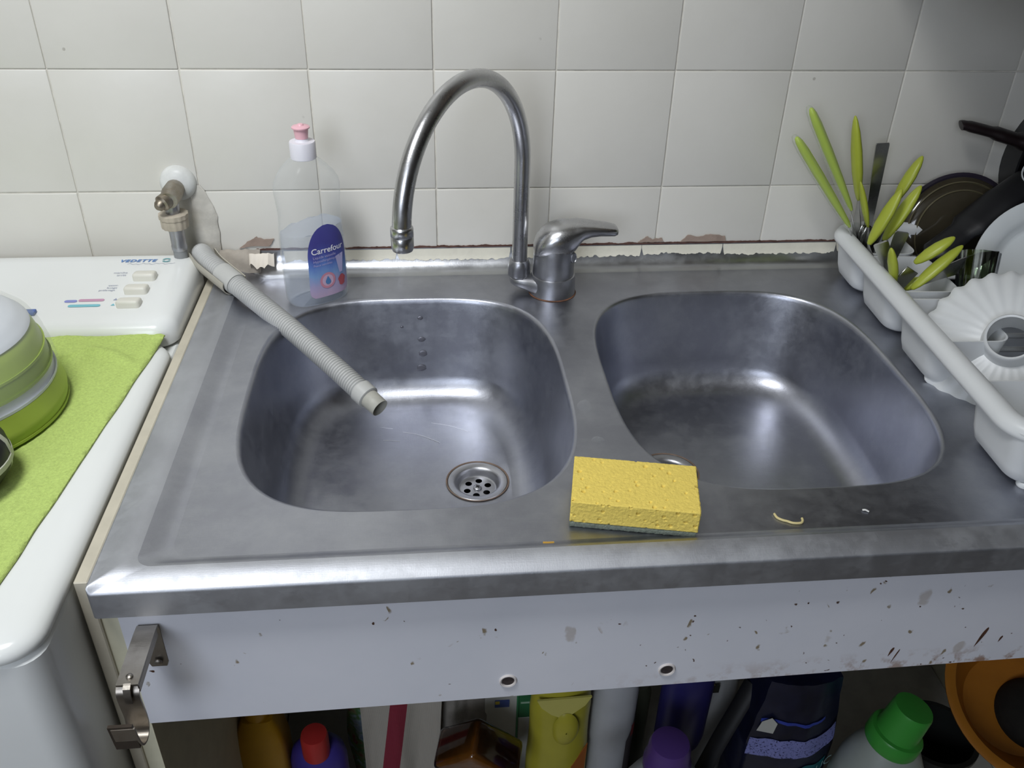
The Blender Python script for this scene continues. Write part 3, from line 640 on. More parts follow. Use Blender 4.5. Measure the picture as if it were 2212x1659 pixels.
# green towel over the lid
tw = G(); NX, NY = 90, 120
C0 = Vector((-.3150, -.203)); C1 = Vector((-.352, -.610)); C2 = Vector((-.700, -.200)); C3 = Vector((-.705, -.62))
def twp(u, v):
    r = C0.lerp(C1, v); l = C2.lerp(C3, v); p = r.lerp(l, u)
    edge = min(u, v, 1 - v) 
    x = p.x - .0005 * math.sin(v * 34) * (1 - u) ** 8 + .0012 * mnoise.noise((v * 9, 0, 3)) * (1 - u) ** 8; y = p.y + (.004 * math.sin(u * 11) + .003 * math.sin(u * 23 + 1)) * (1 - v) ** 6
    wr = smooth01(u / .07) * .0022 * max(0, mnoise.noise((x * 22, y * 22, 0))) + smooth01(u / .07) * .0045 * math.exp(-((y + .255 + .02 * math.sin(x * 40 + 1.2)) / .006) ** 2) * (.4 + .6 * smooth01((x + .50) / .1)) + .0038 * math.exp(-((x + .395 - .20 * (y + .27)) / .007) ** 2) * smooth01((-.215 - y) / .03) * smooth01((y + .36) / .08)
    pile = .0007 * mnoise.noise((x * 900, y * 500, 0)) + .0004 * mnoise.noise((x * 1600, y * 1600, 5))
    hem = .0016 * math.exp(-((u - .012) / .010) ** 2) + .0016 * math.exp(-((v - .008) / .008) ** 2) - .0012 * math.exp(-((u - .04) / .008) ** 2)
    base = .8885 + .0178; dx = x - (mx1 - .045)
    if dx > 0: base = .8885 + .0176 - .0022 * (dx / .03) ** 2 * .55
    return (x, y, base + .0018 + wr + pile + hem)
top = [[twp(i / NX, j / NY) for i in range(NX + 1)] for j in range(NY + 1)]
v = [p for r in top for p in r]; n = len(v); W1 = NX + 1; vb = [(p[0], p[1], min(p[2] - .0016, .8885 + .0178 + .0003 if p[0] < mx1 - .05 else p[2] - .0016)) for p in v]; f = []
for j in range(NY):
    for i in range(NX): a = j * W1 + i; f.append((a, a + 1, a + 1 + W1, a + W1)); f.append((n + a, n + a + W1, n + a + 1 + W1, n + a + 1))
ring = [i for i in range(W1)] + [j * W1 + NX for j in range(1, NY + 1)] + [NY * W1 + i for i in range(NX - 1, -1, -1)] + [j * W1 for j in range(NY - 1, 0, -1)]
for a, b in zip(ring, ring[1:] + ring[:1]): f.append((a, b, n + b, n + a))
tw.add(v + vb, f)
mk('towel', tw, mat('lime_terry', 'b7cc72', .95, var=.14, vscale=420, bump=.6, bscale=1100), None, smooth=70, label='lime green terry towel spread over the washing machine lid', cat='towel')

# nested bowls upside down on the towel
KX, KY, KZ = -.482, -.350, .9115
nb = thing('plastic_bowl_stack', (KX, KY, KZ), 'upturned nested translucent plastic bowls in lime and white on the towel', 'bowls')
MK = Matrix.Translation((KX, KY, KZ))
def frost(name, col, rough, tr):
    m = mat(name, col, rough, trans=tr, ior=1.2); return m
LG = mat('lime_translucent', 'a3b84a', .35, var=.05); WG = mat('frosted_white', 'd3d7dc', .35, var=.03)
def prof(zz): # outer radius of the stack at height
    pts = [(0, .104), (.012, .106), (.030, .101), (.045, .0985), (.060, .097), (.075, .093), (.085, .088), (.095, .078), (.102, .066), (.106, .055)]
    for (a, ra), (b, rb) in zip(pts, pts[1:]):
        if a <= zz <= b: return ra + (rb - ra) * (zz - a) / (b - a)
    return pts[-1][1]
def band(za, zb, d=0, cap=False, lip=0):
    k = 10; P = [(prof(za + (zb - za) * i / k) + d, za + (zb - za) * i / k) for i in range(k + 1)]
    if lip: P = [(P[0][0] - .003, za), (P[0][0] + lip, za + .0003), (P[0][0] + lip, za + .003)] + P[1:]
    return G().lathe(P, 64, MK, False, cap)
mk('outer_green_bowl', band(0, .030, 0, lip=.0015), LG, nb); mk('white_bowl_rim', band(.030, .042, -.002, lip=.002), WG, nb)
mk('inner_green_bowl', band(.042, .058, -.001, lip=.0015), mat('olive_translucent', '93a844', .35, var=.05), nb); mk('green_bowl_wall', band(.058, .083, -.0015, lip=.001), LG, nb)
mk('white_dome_bowl', band(.083, .106, 0, True), WG, nb); mk('clear_cover', G().lathe([(.1035, .034), (.1015, .055), (.098, .072), (.092, .086), (.081, .097), (.066, .1045)], 64, MK, False, False), milky('milky_cover', 'e6eaea', .14), nb)
mk('bowl_base_ring', G().lathe([(.055, .1055), (.057, .1075), (.054, .110), (.046, .1095), (.044, .107)], 48, MK, False, True), WG, nb)
# dark cup with pale bands at the frame edge
cx, cy, cz = -.4285, -.468, .9105
cu = thing('striped_cup', (cx, cy, cz), 'dark rounded cup with pale crossing bands on the towel below the bowls', 'cup')
Mc = Matrix.Translation((cx, cy, cz))
CPROF = [(.030, 0), (.038, .004), (.0455, .014), (.0485, .026), (.0470, .038), (.042, .047)]
mk('cup_body', G().lathe(CPROF + [(.0395, .047), (.044, .03), (.036, .006)], 40, Mc), BLACKP, cu)
g = G(); g.lathe([(.0480, .0205), (.0491, .0215), (.0491, .0265), (.0478, .0275)], 40, Mc, False, False); mk('pale_band', g, mat('pale_band', 'c9cbb8', .5), cu)
for k in range(8):
    a = 2 * PI * k / 8 + .25; g = G(); L = []
    for r, z in CPROF[1:]: L.append([Mc @ Vector(((r + d) * math.cos(a + s), (r + d) * math.sin(a + s), z)) for d, s in ((.0008, -.06), (.0008, .06), (-.001, .06), (-.001, -.06))])
    g.loft(L); mk('pale_stripe', g, MATS['pale_band'], cu)

# ================================================================= WATER TAP, DRAIN HOSE
vl = thing('wall_valve', (-.328, -.02, 1.0), 'old chrome water valve with white rosette on the tiles above the washing machine', 'valve')
Mw = Matrix.Translation((-.3245, 0, 1.0155)) @ Matrix.Rotation(PI / 2, 4, 'X')
mk('rosette', G().lathe([(.0225, 0), (.0222, .003), (.0200, .0075), (.0160, .0110), (.0100, .0125), (.004, .0128)], 32, Mw), mat('white_rosette', 'd9dad6', .4, var=.08, vscale=60), vl)
OLD = steel_mat('limed_brass', 'b0a798', '857c6e', .35, .6, .5)
mk('tap_body', G().tube([(-.3265, -.010, 1.0125), (-.3270, -.030, 1.011), (-.3275, -.046, 1.0085)], [.0115, .0125, .0105], 20), OLD, vl)
mk('spindle', G().tube([(-.3300, -.040, 1.0085), (-.3355, -.048, 1.006), (-.3365, -.050, 1.0055), (-.3385, -.0530, 1.0045), (-.340, -.0555, 1.004)], [.0100, .0100, .0072, .0066, .0040], 20), OLD, vl)
mk('outlet_neck', G().tube([(-.328, -.034, 1.006), (-.3285, -.034, .985)], [.009, .0085], 20), CHROME2, vl)
Mv = Matrix.Translation((-.3285, -.034, .9690)); g = G(); L = []
for r, z in ((.0140, 0), (.0160, .001), (.0165, .004), (.0165, .013), (.0176, .0135), (.0178, .0190), (.0168, .0198), (.0095, .0200)):
    L.append([((r + .0005 * math.cos(14 * a)) * math.cos(a), (r + .0005 * math.cos(14 * a)) * math.sin(a), z) for a in [2 * PI * i / 56 for i in range(56)]])
g.loft(L, M=Mv); mk('hose_nut', g, mat('aged_nut_plastic', 'b7ad9c', .6, var=.15, vscale=70), vl)
mk('ferrule', G().lathe([(.0088, -.030), (.0095, -.029), (.0098, -.024), (.0092, -.022), (.0092, -.006), (.0096, -.004), (.0096, .002)], 24, Mv), CHROME2, vl)
mk('inlet_hose', G().tube([(-.3285, -.034, .942), (-.3290, -.034, .915), (-.330, -.030, .90)], .0086, 16), mat('grey_rubber', '8d8f90', .6), vl)
# lumpy cement where the drain hose leaves the wall
g = G(); L = []
for i in range(16):
    t = i / 15; z = 1.012 - .105 * t; cxx = -.306 + .012 * t + .003 * math.sin(t * 6); w = .007 + .006 * math.sin(PI * min(1, t * 1.1)) ** .8 + .006 * t
    L.append([(cxx + w * math.cos(a) * (1 + .18 * mnoise.noise((i * .6, a, 0))), -.001 - .004 * max(0, math.sin(a)) * (.2 + t) * (1 + .4 * mnoise.noise((i, a * 2, 3))), z) for a in [PI * k / 12 for k in range(13)]])
g.loft(L); mk('cement_patch', g, mat('cement_patch', 'c6c2b8', .95, var=.15, vscale=45, bump=.7, bscale=110), None, smooth=70, label='lumpy grey cement patch on the tiles beside the wall valve', cat='cement')

hs = thing('drain_hose', (-.30, -.03, .90), 'grey corrugated washing machine drain hose lying over the sink edge into the left bowl', 'hose')
ctrl = [(-.3080, -.014, .9230), (-.3035, -.026, .9290), (-.290, -.050, .9270), (-.262, -.0800, .9185), (-.231, -.1120, .9085), (-.180, -.1620, .8900), (-.130, -.2120, .8690), (-.0945, -.2480, .8530)]
base = catmull(ctrl, 40)
# resample by arc length
acc = [0]
for a, b in zip(base, base[1:]): acc.append(acc[-1] + (b - a).length)
def along(s):
    for i in range(len(acc) - 1):
        if acc[i] <= s <= acc[i + 1]: return base[i].lerp(base[i + 1], (s - acc[i]) / max(1e-9, acc[i + 1] - acc[i]))
    return base[-1]
TOT = acc[-1]; pitch = .0035; nseg = int(TOT / pitch * 8)
pts = [along(TOT * i / nseg) for i in range(nseg + 1)]
CUFF0, CUFF1 = .068, .098
rr = []
for i in range(nseg + 1):
    s = TOT * i / nseg; q_ = (s / pitch) % 1; rr.append(.0108 + .0021 * (max(0, math.sin(PI * q_ / .64)) ** .5 if q_ < .64 else 0))
mk('corrugated_tube', G().tube(pts, rr, 22), GREYP, hs, smooth=75)
cf = [along(CUFF0 + (CUFF1 - CUFF0) * i / 8) for i in range(9)]
mk('smooth_cuff', G().tube(cf, [.0138] + [.0141] * 7 + [.0138], 24), GREYP2, hs)
tdir = (pts[-1] - pts[-8]).normalized(); E0 = pts[-1]
mk('end_collar', G().tube([E0 - tdir * .004, E0 - tdir * .003, E0 + tdir * .011, E0 + tdir * .012], [.0122, .0140, .0140, .0125], 26), GREYP2, hs)
g = G(); e = [E0 + tdir * q for q in (.011, .013, .031, .0315, .0315, .012)]; g.tube(e[:4], [.0108, .0114, .0110, .0106], 26, cap=False)
g.tube([E0 + tdir * .0315, E0 + tdir * .018], [.0106, .0096], 26, cap=False); mk('end_pipe', g, mat('yellowed_grey_plastic', 'aeaca2', .5, var=.08, vscale=80), hs)
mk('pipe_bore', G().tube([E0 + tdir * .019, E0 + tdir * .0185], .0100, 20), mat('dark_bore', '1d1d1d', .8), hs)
# guide channel under the hose, its two thin edges showing beside it
g = G(); L = []
for i in range(14):
    s = .006 + .088 * i / 13; p = along(s); q = along(s + .004); t = (q - p).normalized(); side = t.cross(Vector((0, 0, 1))).normalized(); up = side.cross(t); R1, R2 = .0172, .0160
    an = [PI - .25 + (PI + .5) * k / 14 for k in range(15)]
    L.append([p + side * R1 * math.cos(a) + up * R1 * math.sin(a) for a in an] + [p + side * R2 * math.cos(a) + up * R2 * math.sin(a) for a in reversed(an)])
g.loft(L); mk('hose_guide', g, mat('beige_guide', 'b9b4a6', .5, var=.08), None, smooth=50, label='beige plastic guide channel cradling the hose at the back corner', cat='hose guide')

# ================================================================= CABINET UNDER THE SINK
cb = thing('sink_cabinet', (.3, -.3, 0), 'doorless cabinet under the sink with a stained white front panel', 'cabinet')
g = G(); P = [(-.2760, .7190), (.91, .7400), (.91, .8690), (-.2760, .8690)]
g.poly([(x, -.5790, z) for x, z in P], (0, .016, 0)); ap = mk('front_panel', g, APRON, cb, smooth=0, label='white laminate panel with brown splashes at its right end')
mk('side_panel', G().box((-.2842, -.29, .4335), (.0152, .572, .867), .0006, 1), CREAM, cb)
mk('side_panel', G().box((.902, -.29, .4335), (.0152, .572, .867), .0006, 1), CREAM, cb)
mk('bottom_board', G().box((.309, -.29, .10), (1.166, .57, .018), .0006, 1), mat('cabinet_board', 'a5a29b', .7, var=.1), cb)
mk('rear_rail', G().box((.309, -.020, .44), (1.166, .018, .10), .001, 1), mat('grey_rail', '8f9090', .7, var=.1), cb)
for gx, gz in ((.0468, .7472), (.1952, .7492)):
    Mg = Matrix.Translation((gx, -.5790, gz)) @ Matrix.Rotation(PI / 2, 4, 'X')
    rg = mk('plug_ring', G().lathe([(.0082, 0), (.0082, .0010), (.0074, .0018), (.0062, .0014), (.0056, -.001)], 28, Mg, False, False), mat('plug_ring', 'cfc9c6', .5), ap)
    mk('plug_core', G().lathe([(.0057, .0004), (.0012, .0006)], 20, Mg, True, True), mat('plug_core', '3a3232', .6, var=.4, vscale=300), rg)
RUST = mat('rust_run', '4d3020', .8, var=.4, vscale=200)
for px_, pz_, w, h in ((.4985, .7680, .0052, .026), (.4120, .7545, .004, .012), (.4180, .7485, .0018, .018), (.5190, .7640, .003, .008)):
    g = G(); n = 16; P = []
    for i in range(n):
        a = 2 * PI * i / n; zz = h / 2 * math.sin(a); ww = w / 2 * math.cos(a) * (.6 + .4 * math.sin(a)); P.append((px_ + ww + zz * .25, -.5793, pz_ + zz + mnoise.noise((a * 2, px_ * 90, 0)) * .001))
    g.poly(P, (0, .0003, 0)); mk('rust_mark', g, RUST, ap, smooth=0)
mk('gap_board', G().box((-.2962, -.292, .448), (.0112, .574, .896), .001, 1), BEIGE, None, smooth=0, label='thin beige board filling the gap between washing machine and sink', cat='board')

# hinge bracket with hook on the panel
hk = thing('hinge_bracket', (-.2535, -.60, .80), 'tarnished steel hinge arm with a curved hook on the left end of the white panel', 'bracket')
bx0, bx1 = -.2620, -.2455
bm_ = mk('mounting_plate', G().ribbon([(-.5795, .7945), (-.5795, .80), (-.5795, .838), (-.5800, .8425)], [bx0 + .002, bx0, bx0, bx0], [bx1 - .002, bx1, bx1, bx1], -.0018), BRACKET, hk, smooth=30)
mk('plate_hole', G().lathe([(.0034, -.0002), (.0034, .0004)], 20, Matrix.Translation((-.2530, -.5814, .829)) @ Matrix.Rotation(PI / 2, 4, 'X')), mat('panel_seen_through_hole', 'c9c9cb', .5), bm_)
mk('screw', G().lathe([(.0036, 0), (.0034, .0012), (.0022, .0020), (.0006, .0021)], 20, Matrix.Translation((-.2530, -.5812, .8015)) @ Matrix.Rotation(PI / 2, 4, 'X')), BRACKET, bm_)
arm = mk('arm', G().ribbon([(-.5800, .8430), (-.5825, .8452), (-.59, .8458), (-.615, .8462), (-.642, .8462)], bx0, bx1, -.0020), BRACKET, hk, smooth=30)
mk('arm_flange', G().box(((bx1 - .0006), -.613, .8420), (.0012, .056, .0075), .0003, 1), BRACKET, arm)
mk('rivet', G().lathe([(.0028, 0), (.0026, .0012), (.0016, .0020), (.0004, .0022)], 18, Matrix.Translation((-.2535, -.6345, .8483))), BRACKET, arm)
J = [(-.638, .8445), (-.6425, .8400), (-.6438, .834), (-.6430, .822), (-.6420, .812), (-.6425, .804), (-.6450, .7985), (-.6495, .7958), (-.6545, .7965), (-.6590, .8000), (-.6618, .806), (-.6635, .815), (-.6650, .8275)]
hook = mk('hook', G().ribbon(catmull([(0, a, b) for a, b in J], 4) and [(p.y, p.z) for p in catmull([(0, a, b) for a, b in J], 4)], bx0 - .0015, bx1 - .0005, .0016), BRACKET, hk, smooth=50)
mk('tongue', G().ribbon([(-.6405, .8475), (-.6440, .8455), (-.6458, .840), (-.6458, .832)], -.2565, -.2510, -.0012), BRACKET, hook, smooth=40)
mk('grip_plate', G().ribbon([(-.6632, .800), (-.6642, .808), (-.6652, .818), (-.6664, .8300)], bx0 - .0035, bx1 - .0020, -.0026), mat('dark_tarnish', '4b433c', .4, .8, var=.2), hook, smooth=30)

# ================================================================= THINGS UNDER THE SINK
ZB = .109
def bottle_g(cx, cy, prof, sx=1, sy=1, rot=0, n=32, z0=ZB, e=1):
    M = Matrix.Translation((cx, cy, z0)) @ Matrix.Rotation(rot, 4, 'Z'); g = G()
    L = [[(r * sx * math.copysign(abs(math.cos(a)) ** e, math.cos(a)), r * sy * math.copysign(abs(math.sin(a)) ** e, math.sin(a)), z) for a in [2 * PI * i / n for i in range(n)]] for r, z in prof]
    g.loft(L, M=M); return g
# amber yellow canister
th = thing('yellow_canister', (-.252, -.35, ZB), 'amber yellow plastic canister leftmost under the sink', 'canister')
mk('canister_body', bottle_g(-.252, -.35, [(.030, 0), (.034, .004), (.034, .26), (.0335, .268), (.031, .285), (.027, .305), (.020, .318)], 1, .8, 0, e=.45), mat('amber_plastic', 'b98a1c', .35, var=.06), th)
mk('canister_cap', bottle_g(-.252, -.35, [(.016, .316), (.0165, .34), (.014, .343)]), MATS['amber_plastic'], th)
th = thing('violet_bottle', (-.180, -.36, ZB), 'violet cleaner bottle with a red cap under the sink', 'bottle')
mk('bottle_body', bottle_g(-.180, -.36, [(.034, 0), (.038, .005), (.038, .20), (.0375, .235), (.034, .252), (.026, .262), (.018, .266)], 1, .75), mat('violet_plastic', '453a92', .4, var=.08), th)
mk('red_cap', bottle_g(-.180, -.372, [(.0175, .258), (.018, .262), (.018, .292), (.0165, .298), (.006, .300)]), mat('red_cap', 'b8322f', .4), th)
# printed sachet behind
g = G(); L = []
for i in range(10):
    z = ZB + .30 * i / 9; L.append([(-.150 + .055 * k / 8 + .004 * math.sin(i), -.27 - .018 * math.sin(PI * k / 8) * math.sin(PI * (i + .5) / 10), z) for k in range(9)] + [(-.150 + .055 * k / 8 + .004 * math.sin(i), -.262 + .012 * math.sin(PI * k / 8), z) for k in range(8, -1, -1)])
m = bpy.data.materials.new('sachet_print'); t = NT(m); n = t.noise(t.pos(), 38, 2); t.link(t.ramp(n, [(.3, srgb('5c7ca4')), (.42, srgb('a9b9c4')), (.5, srgb('5f8a55')), (.58, srgb('8a8f6a')), (.66, srgb('8c2c3c')), (.75, srgb('a9b9c4'))]), t.p.inputs['Base Color']); t.p.inputs['Roughness'].default_value = .35
mk('printed_sachet', g.loft(L), m, None, smooth=60, label='glossy printed sachet in blue and green beside the violet bottle', cat='sachet')
# floor cloth with red stripe draped over a rail
def cloth(name, xa, xb, y, zt, zb, m, amp, ph, label):
    g = G(); n = 40; k = 16; L = []
    for i in range(k + 1):
        z = zt + (zb - zt) * i / k; r = []
        for j in range(n + 1):
            u = j / n; r.append((xa + (xb - xa) * u - .012 * u * (i / k), y + amp * math.sin(u * 11 + ph) * (.5 + .5 * i / k) + .002 * mnoise.noise((u * 12, i * .4, ph)), z))
        L.append(r + [(p[0], p[1] + .003, p[2]) for p in reversed(r)])
    g.loft(L); return mk(name, g, m, None, smooth=70, label=label, cat='cloth')
m = bpy.data.materials.new('striped_cloth'); t = NT(m); xs = t.sep(t.pos()); cv = t.math('ADD', xs[0], t.math('MULTIPLY', t.math('SUBTRACT', .42, xs[2]), .12))
d = t.math('ABSOLUTE', t.math('SUBTRACT', cv, -.0700)); wv = t.new('ShaderNodeTexWave'); wv.inputs['Scale'].default_value = 260; t.link(t.pos(), wv.inputs['Vector'])
c = t.ramp(wv.outputs['Fac'], [(0, srgb('a29c92')), (1, srgb('bbb5aa'))]); st = t.ramp(d, [(0, (1, 1, 1, 1)), (.0075, (1, 1, 1, 1)), (.0080, (0, 0, 0, 1))], 'CONSTANT')
ln = t.ramp(d, [(0, (0, 0, 0, 1)), (.0050, (1, 1, 1, 1)), (.0060, (0, 0, 0, 1))], 'CONSTANT')
c = t.mix(st, c, srgb('8a2a3c')); c = t.mix(ln, c, srgb('b79a98')); t.link(c, t.p.inputs['Base Color']); t.p.inputs['Roughness'].default_value = .95; t.bump(wv.outputs['Fac'], .3)
cloth('floor_cloth', -.122, -.012, -.34, .45, .20, m, .006, 0, 'off-white woven floor cloth with a dark red stripe')
cloth('grey_rag', -.02, .062, -.325, .44, .20, mat('grey_rag', '87827a', .95, var=.12, vscale=60, bump=.6, bscale=500), .008, 2, 'plain grey rag hanging right of the red-striped cloth')
# amber packet in clear film
th = thing('amber_packet', (.02, -.40, ZB), 'glossy film-wrapped amber packet standing askew before the grey rag', 'packet')
Mp = Matrix.Translation((.032, -.405, .388)) @ Matrix.Rotation(.75, 4, 'Y') @ Matrix.Rotation(.35, 4, 'X')
mk('packet_block', G().box((0, 0, 0), (.080, .05, .075), .006, 2, Mp), mat('amber_block', '8a5a1e', .35, var=.25, vscale=40, coat=.6), th)
mk('film_wrap', G().box((0, 0, 0), (.085, .055, .080), .008, 3, Mp), clear_mat('film', 'e6ded2', .08, .12, 1.35), th)
mk('packet_foot', G().box((.03, -.40, .215), (.09, .06, .21), .004, 1), mat('dark_carton', '3a2f28', .7), th)
# green box and white box
th = thing('white_carton', (.062, -.30, ZB), 'white carton with green edges and a small blue and yellow emblem', 'carton')
mk('carton_body', G().box((.068, -.30, .275), (.046, .06, .332), .001, 1), mat('white_carton', 'b9b9b2', .6, var=.05), th)
mk('green_edge', G().box((.0905, -.3305, .275), (.0025, .002, .332), 0), mat('green_print', '2f7a4c', .6), th); mk('green_line', G().box((.076, -.3305, .415), (.030, .002, .004), 0), MATS['green_print'], th)
em = mk('emblem', G().box((.069, -.3306, .389), (.020, .0015, .014), 0), mat('emblem_blue', '3d4f8a', .6), th); mk('emblem_patch', G().box((.0625, -.3312, .392), (.006, .001, .006), 0), mat('emblem_yellow', 'c2ad3a', .6), em)
th = thing('green_box', (.105, -.31, ZB), 'small green box with white panels next to the yellow bottle', 'box')
mk('box_body', G().box((.112, -.31, .395), (.040, .04, .080), .001, 1), mat('green_carton', '2c6b42', .6, var=.08), th)
for q in (-.0105, .0095): mk('white_panel', G().box((.112 + q, -.3305, .4255), (.016, .0015, .012), 0), mat('pale_green_print', 'a9c4ac', .6), th)
mk('white_line', G().box((.112, -.3305, .388), (.034, .0015, .002), 0), MATS['pale_green_print'], th); mk('box_stand', G().box((.112, -.31, .232), (.040, .04, .246), .001, 1), MATS['white_carton'], th)
# yellow bottle with waist
th = thing('yellow_bottle', (.146, -.35, ZB), 'translucent yellow cleaner bottle with a moulded grip under the sink middle', 'bottle')
YB = mat('yellow_translucent', 'b5ad3a', .3, var=.06); YB2 = mat('pale_yellow', 'c9c26a', .35)
b = mk('bottle_body', bottle_g(.146, -.35, [(.040, 0), (.044, .006), (.0445, .12), (.044, .20), (.042, .235), (.0415, .27), (.0425, .300), (.040, .33), (.030, .352), (.016, .365)], 1, .62, .1), YB, th)
g = G(); M = Matrix.Translation((.150, -.3795, .39)); g.lathe([(.001, .006), (.012, .005), (.019, .0025), (.022, -.001)], 28, M @ Matrix.Rotation(PI / 2, 4, 'X') @ Matrix.Scale(1.5, 4, (0, 1, 0)), False, False, sx=.8); mk('grip_panel', g, YB, b)
g = G(); P = [(-.034, .034), (.038, .036), (.030, .020), (.012, .004), (0, -.001), (-.014, .006), (-.028, .020)]; g.poly([(.144 + x, -.3790 + .12 * abs(x) * .6, .415 + z) for x, z in P], (0, .003, 0)); mk('neck_sticker', g, YB2, b, smooth=0)
mk('bottle_cap', bottle_g(.146, -.35, [(.016, .362), (.017, .395), (.014, .398)]), MATS['white_cap'], th)
g = G(); g.poly([(.163, -.376, .27), (.184, -.366, .27), (.186, -.364, .335), (.163, -.376, .300)], (0, .002, 0)); mk('red_sticker', g, mat('orange_print', 'a5602c', .5), b, smooth=0)
# white bottle with dark print
th = thing('white_bottle', (.222, -.34, ZB), 'tall white bottle with dark and red print right of the yellow bottle', 'bottle')
b = mk('bottle_body', bottle_g(.224, -.34, [(.028, 0), (.031, .004), (.031, .31), (.029, .335), (.018, .352), (.012, .36)], 1, .8), mat('greyish_white_plastic', 'b4b6ba', .4, var=.05), th)
g = G(); L = []
for i in range(9):
    a = -1.0 + .95 * i / 8; L.append([(.224 + .0316 * math.cos(a), -.34 + .0256 * math.sin(a), z) for z in (.22, .33 + .008 * i, .33 + .009 * i)])
g.loft(L, False, False, closed=False); mk('dark_print', g, mat('dark_print', '4a4448', .6), b, smooth=60)
g = G(); L = [[(.224 + .0320 * math.cos(a), -.34 + .0261 * math.sin(a), z) for z in (.335, .360)] for a in (-.75, -.6, -.45)]; g.loft(L, False, False, closed=False); mk('red_print', g, mat('dull_red_print', '8a3a3c', .6), b, smooth=60)
mk('bottle_cap', bottle_g(.224, -.34, [(.012, .355), (.013, .385), (.011, .388)]), MATS['white_cap'], th)
# grey-green jar behind
th = thing('olive_jar', (.275, -.24, ZB), 'small olive-grey jar far back between white bottle and indigo container', 'jar')
mk('jar_body', bottle_g(.288, -.24, [(.022, 0), (.0225, .004), (.0225, .175), (.018, .19), (.017, .195)]), mat('olive_glass', '5c5f50', .35), th); mk('jar_lid', bottle_g(.288, -.24, [(.0185, .195), (.019, .198), (.019, .215), (.017, .217)]), mat('olive_lid', '6a6a5c', .5), th)
mk('jar_stand', G().box((.288, -.24, ZB + .001), (.06, .06, .002), 0), MATS['grey_rail'], th)
# indigo rounded container, neck in the shelf above
th = thing('indigo_container', (.318, -.36, ZB), 'dark indigo plastic container with rounded base, behind the purple cap', 'container')
mk('container_body', bottle_g(.322, -.345, [(.010, .175), (.024, .180), (.032, .193), (.0355, .212), (.036, .32), (.034, .345), (.02, .36)], 1, .7), mat('indigo_plastic', '2b2860', .35, var=.1), th)
mk('container_foot', bottle_g(.322, -.345, [(.026, 0), (.028, .003), (.020, .10), (.020, .18)], 1, .7), mat('dark_foot', '25243a', .6), th)
# white bottle with purple cap
th = thing('purple_capped_bottle', (.285, -.44, ZB), 'white detergent bottle with a broad purple cap under the right bowl', 'bottle')
mk('bottle_body', bottle_g(.266, -.455, [(.05, 0), (.055, .006), (.055, .22), (.052, .257), (.040, .284), (.028, .300), (.024, .306)], 1.05, .8), mat('pearl_plastic', '9fa3aa', .4, var=.05), th)
cp = mk('purple_cap', bottle_g(.266, -.455, [(.0285, .298), (.0300, .302), (.0300, .315), (.0270, .319), (.0262, .340), (.0235, .348), (.012, .351)]), mat('purple_cap', '5a3f84', .35), th)
mk('bottle_handle', G().tube(catmull([(.215, -.46, .33), (.212, -.465, .36), (.222, -.466, .395), (.240, -.463, .41)], 5), .006, 10), mat('dark_handle', '26262c', .5), th)
# white bag with a coloured tag
g = G(); L = []
for i in range(9):
    z = .11 + .34 * i / 8; L.append([(.338 + .085 * k / 10 + .006 * math.sin(i * .7), -.30 - .02 * math.sin(PI * k / 10) + .004 * mnoise.noise((k * .6, i * .8, 1)), z) for k in range(11)] + [(.338 + .085 * k / 10 + .006 * math.sin(i * .7), -.27, z) for k in range(10, -1, -1)])
th = thing('white_bag', (.38, -.29, ZB), 'crumpled white bag with a small blue, yellow and black tag', 'bag')
mk('bag_body', g.loft(L), mat('white_bag', 'a7a8a8', .6, var=.08, vscale=20, bump=.4, bscale=60), th, smooth=60)
for k, (q, cl) in enumerate([(-.011, '3f63a8'), (-.003, 'b5ab2c'), (.005, '23231f')]):
    mk('tag_stripe', G().box((.367 + q, -.3275, .389 - q * .25), (.009, .002, .016), 0, M=None), mat('tag_%s' % cl, cl, .5), th)
# black strap
mk('black_strap', G().tube(catmull([(.400, -.37, .45), (.385, -.38, .42), (.360, -.395, .37), (.335, -.41, .31), (.315, -.42, .25)], 5), .012, 8, flat=[(1, .35)] * 21), BLACKP, None, label='black strap hanging slantwise beside the white bag', cat='strap')
# black and blue package
th = thing('dark_package', (.46, -.40, ZB), 'crinkled black and blue package with a periwinkle band and teal label', 'package')
def pk(u, z, d=0):
    w = .062 * (1 - .25 * smooth01((z - .36) / .16)); return Vector((.449 + u * w + .01 * (z - .3), -.405 - .028 * math.cos(u * 1.35) * (1 - .55 * smooth01((z - .36) / .16)) - d + .003 * mnoise.noise((u * 4, z * 40, 2)), z))
def pkb(u, z): p = pk(u, z); return Vector((p.x, -.37 + .02 * (1 - abs(u)) * 0 + .012, p.z))
L = []
for i in range(25):
    z = ZB + (.50 - ZB) * i / 24; L.append([pk(-1 + 2 * k / 16, z) for k in range(17)] + [pkb(1 - 2 * k / 16, z) for k in range(17)])
b = mk('package_body', G().loft(L), mat('black_blue_film', '15182e', .28, var=.5, vscale=18, bump=.4, bscale=40), th, smooth=60)
def pband(za, zb, ua, ub, m, name, sl=0, d=.0012):
    g = G(); L = []
    for i in range(7): L.append([pk(ua + (ub - ua) * k / 14, za + (zb - za) * i / 6 + sl * (ua + (ub - ua) * k / 14) + .004 * math.sin(k * .45), d) for k in range(15)])
    g.loft(L, False, False, closed=False); return mk(name, g, m, b, smooth=60)
m = bpy.data.materials.new('periwinkle_band'); t = NT(m); n = t.noise(t.pos(), 420, 2); t.link(t.ramp(n, [(.36, srgb('23264e')), (.42, srgb('7b80bc')), (.8, srgb('8a8fc8'))]), t.p.inputs['Base Color']); t.p.inputs['Roughness'].default_value = .5
pband(.372, .405, -.97, .97, m, 'periwinkle_band', .010); pband(.318, .345, .1, .9, mat('teal_label', '1f6a72', .5), 'teal_label', .004)
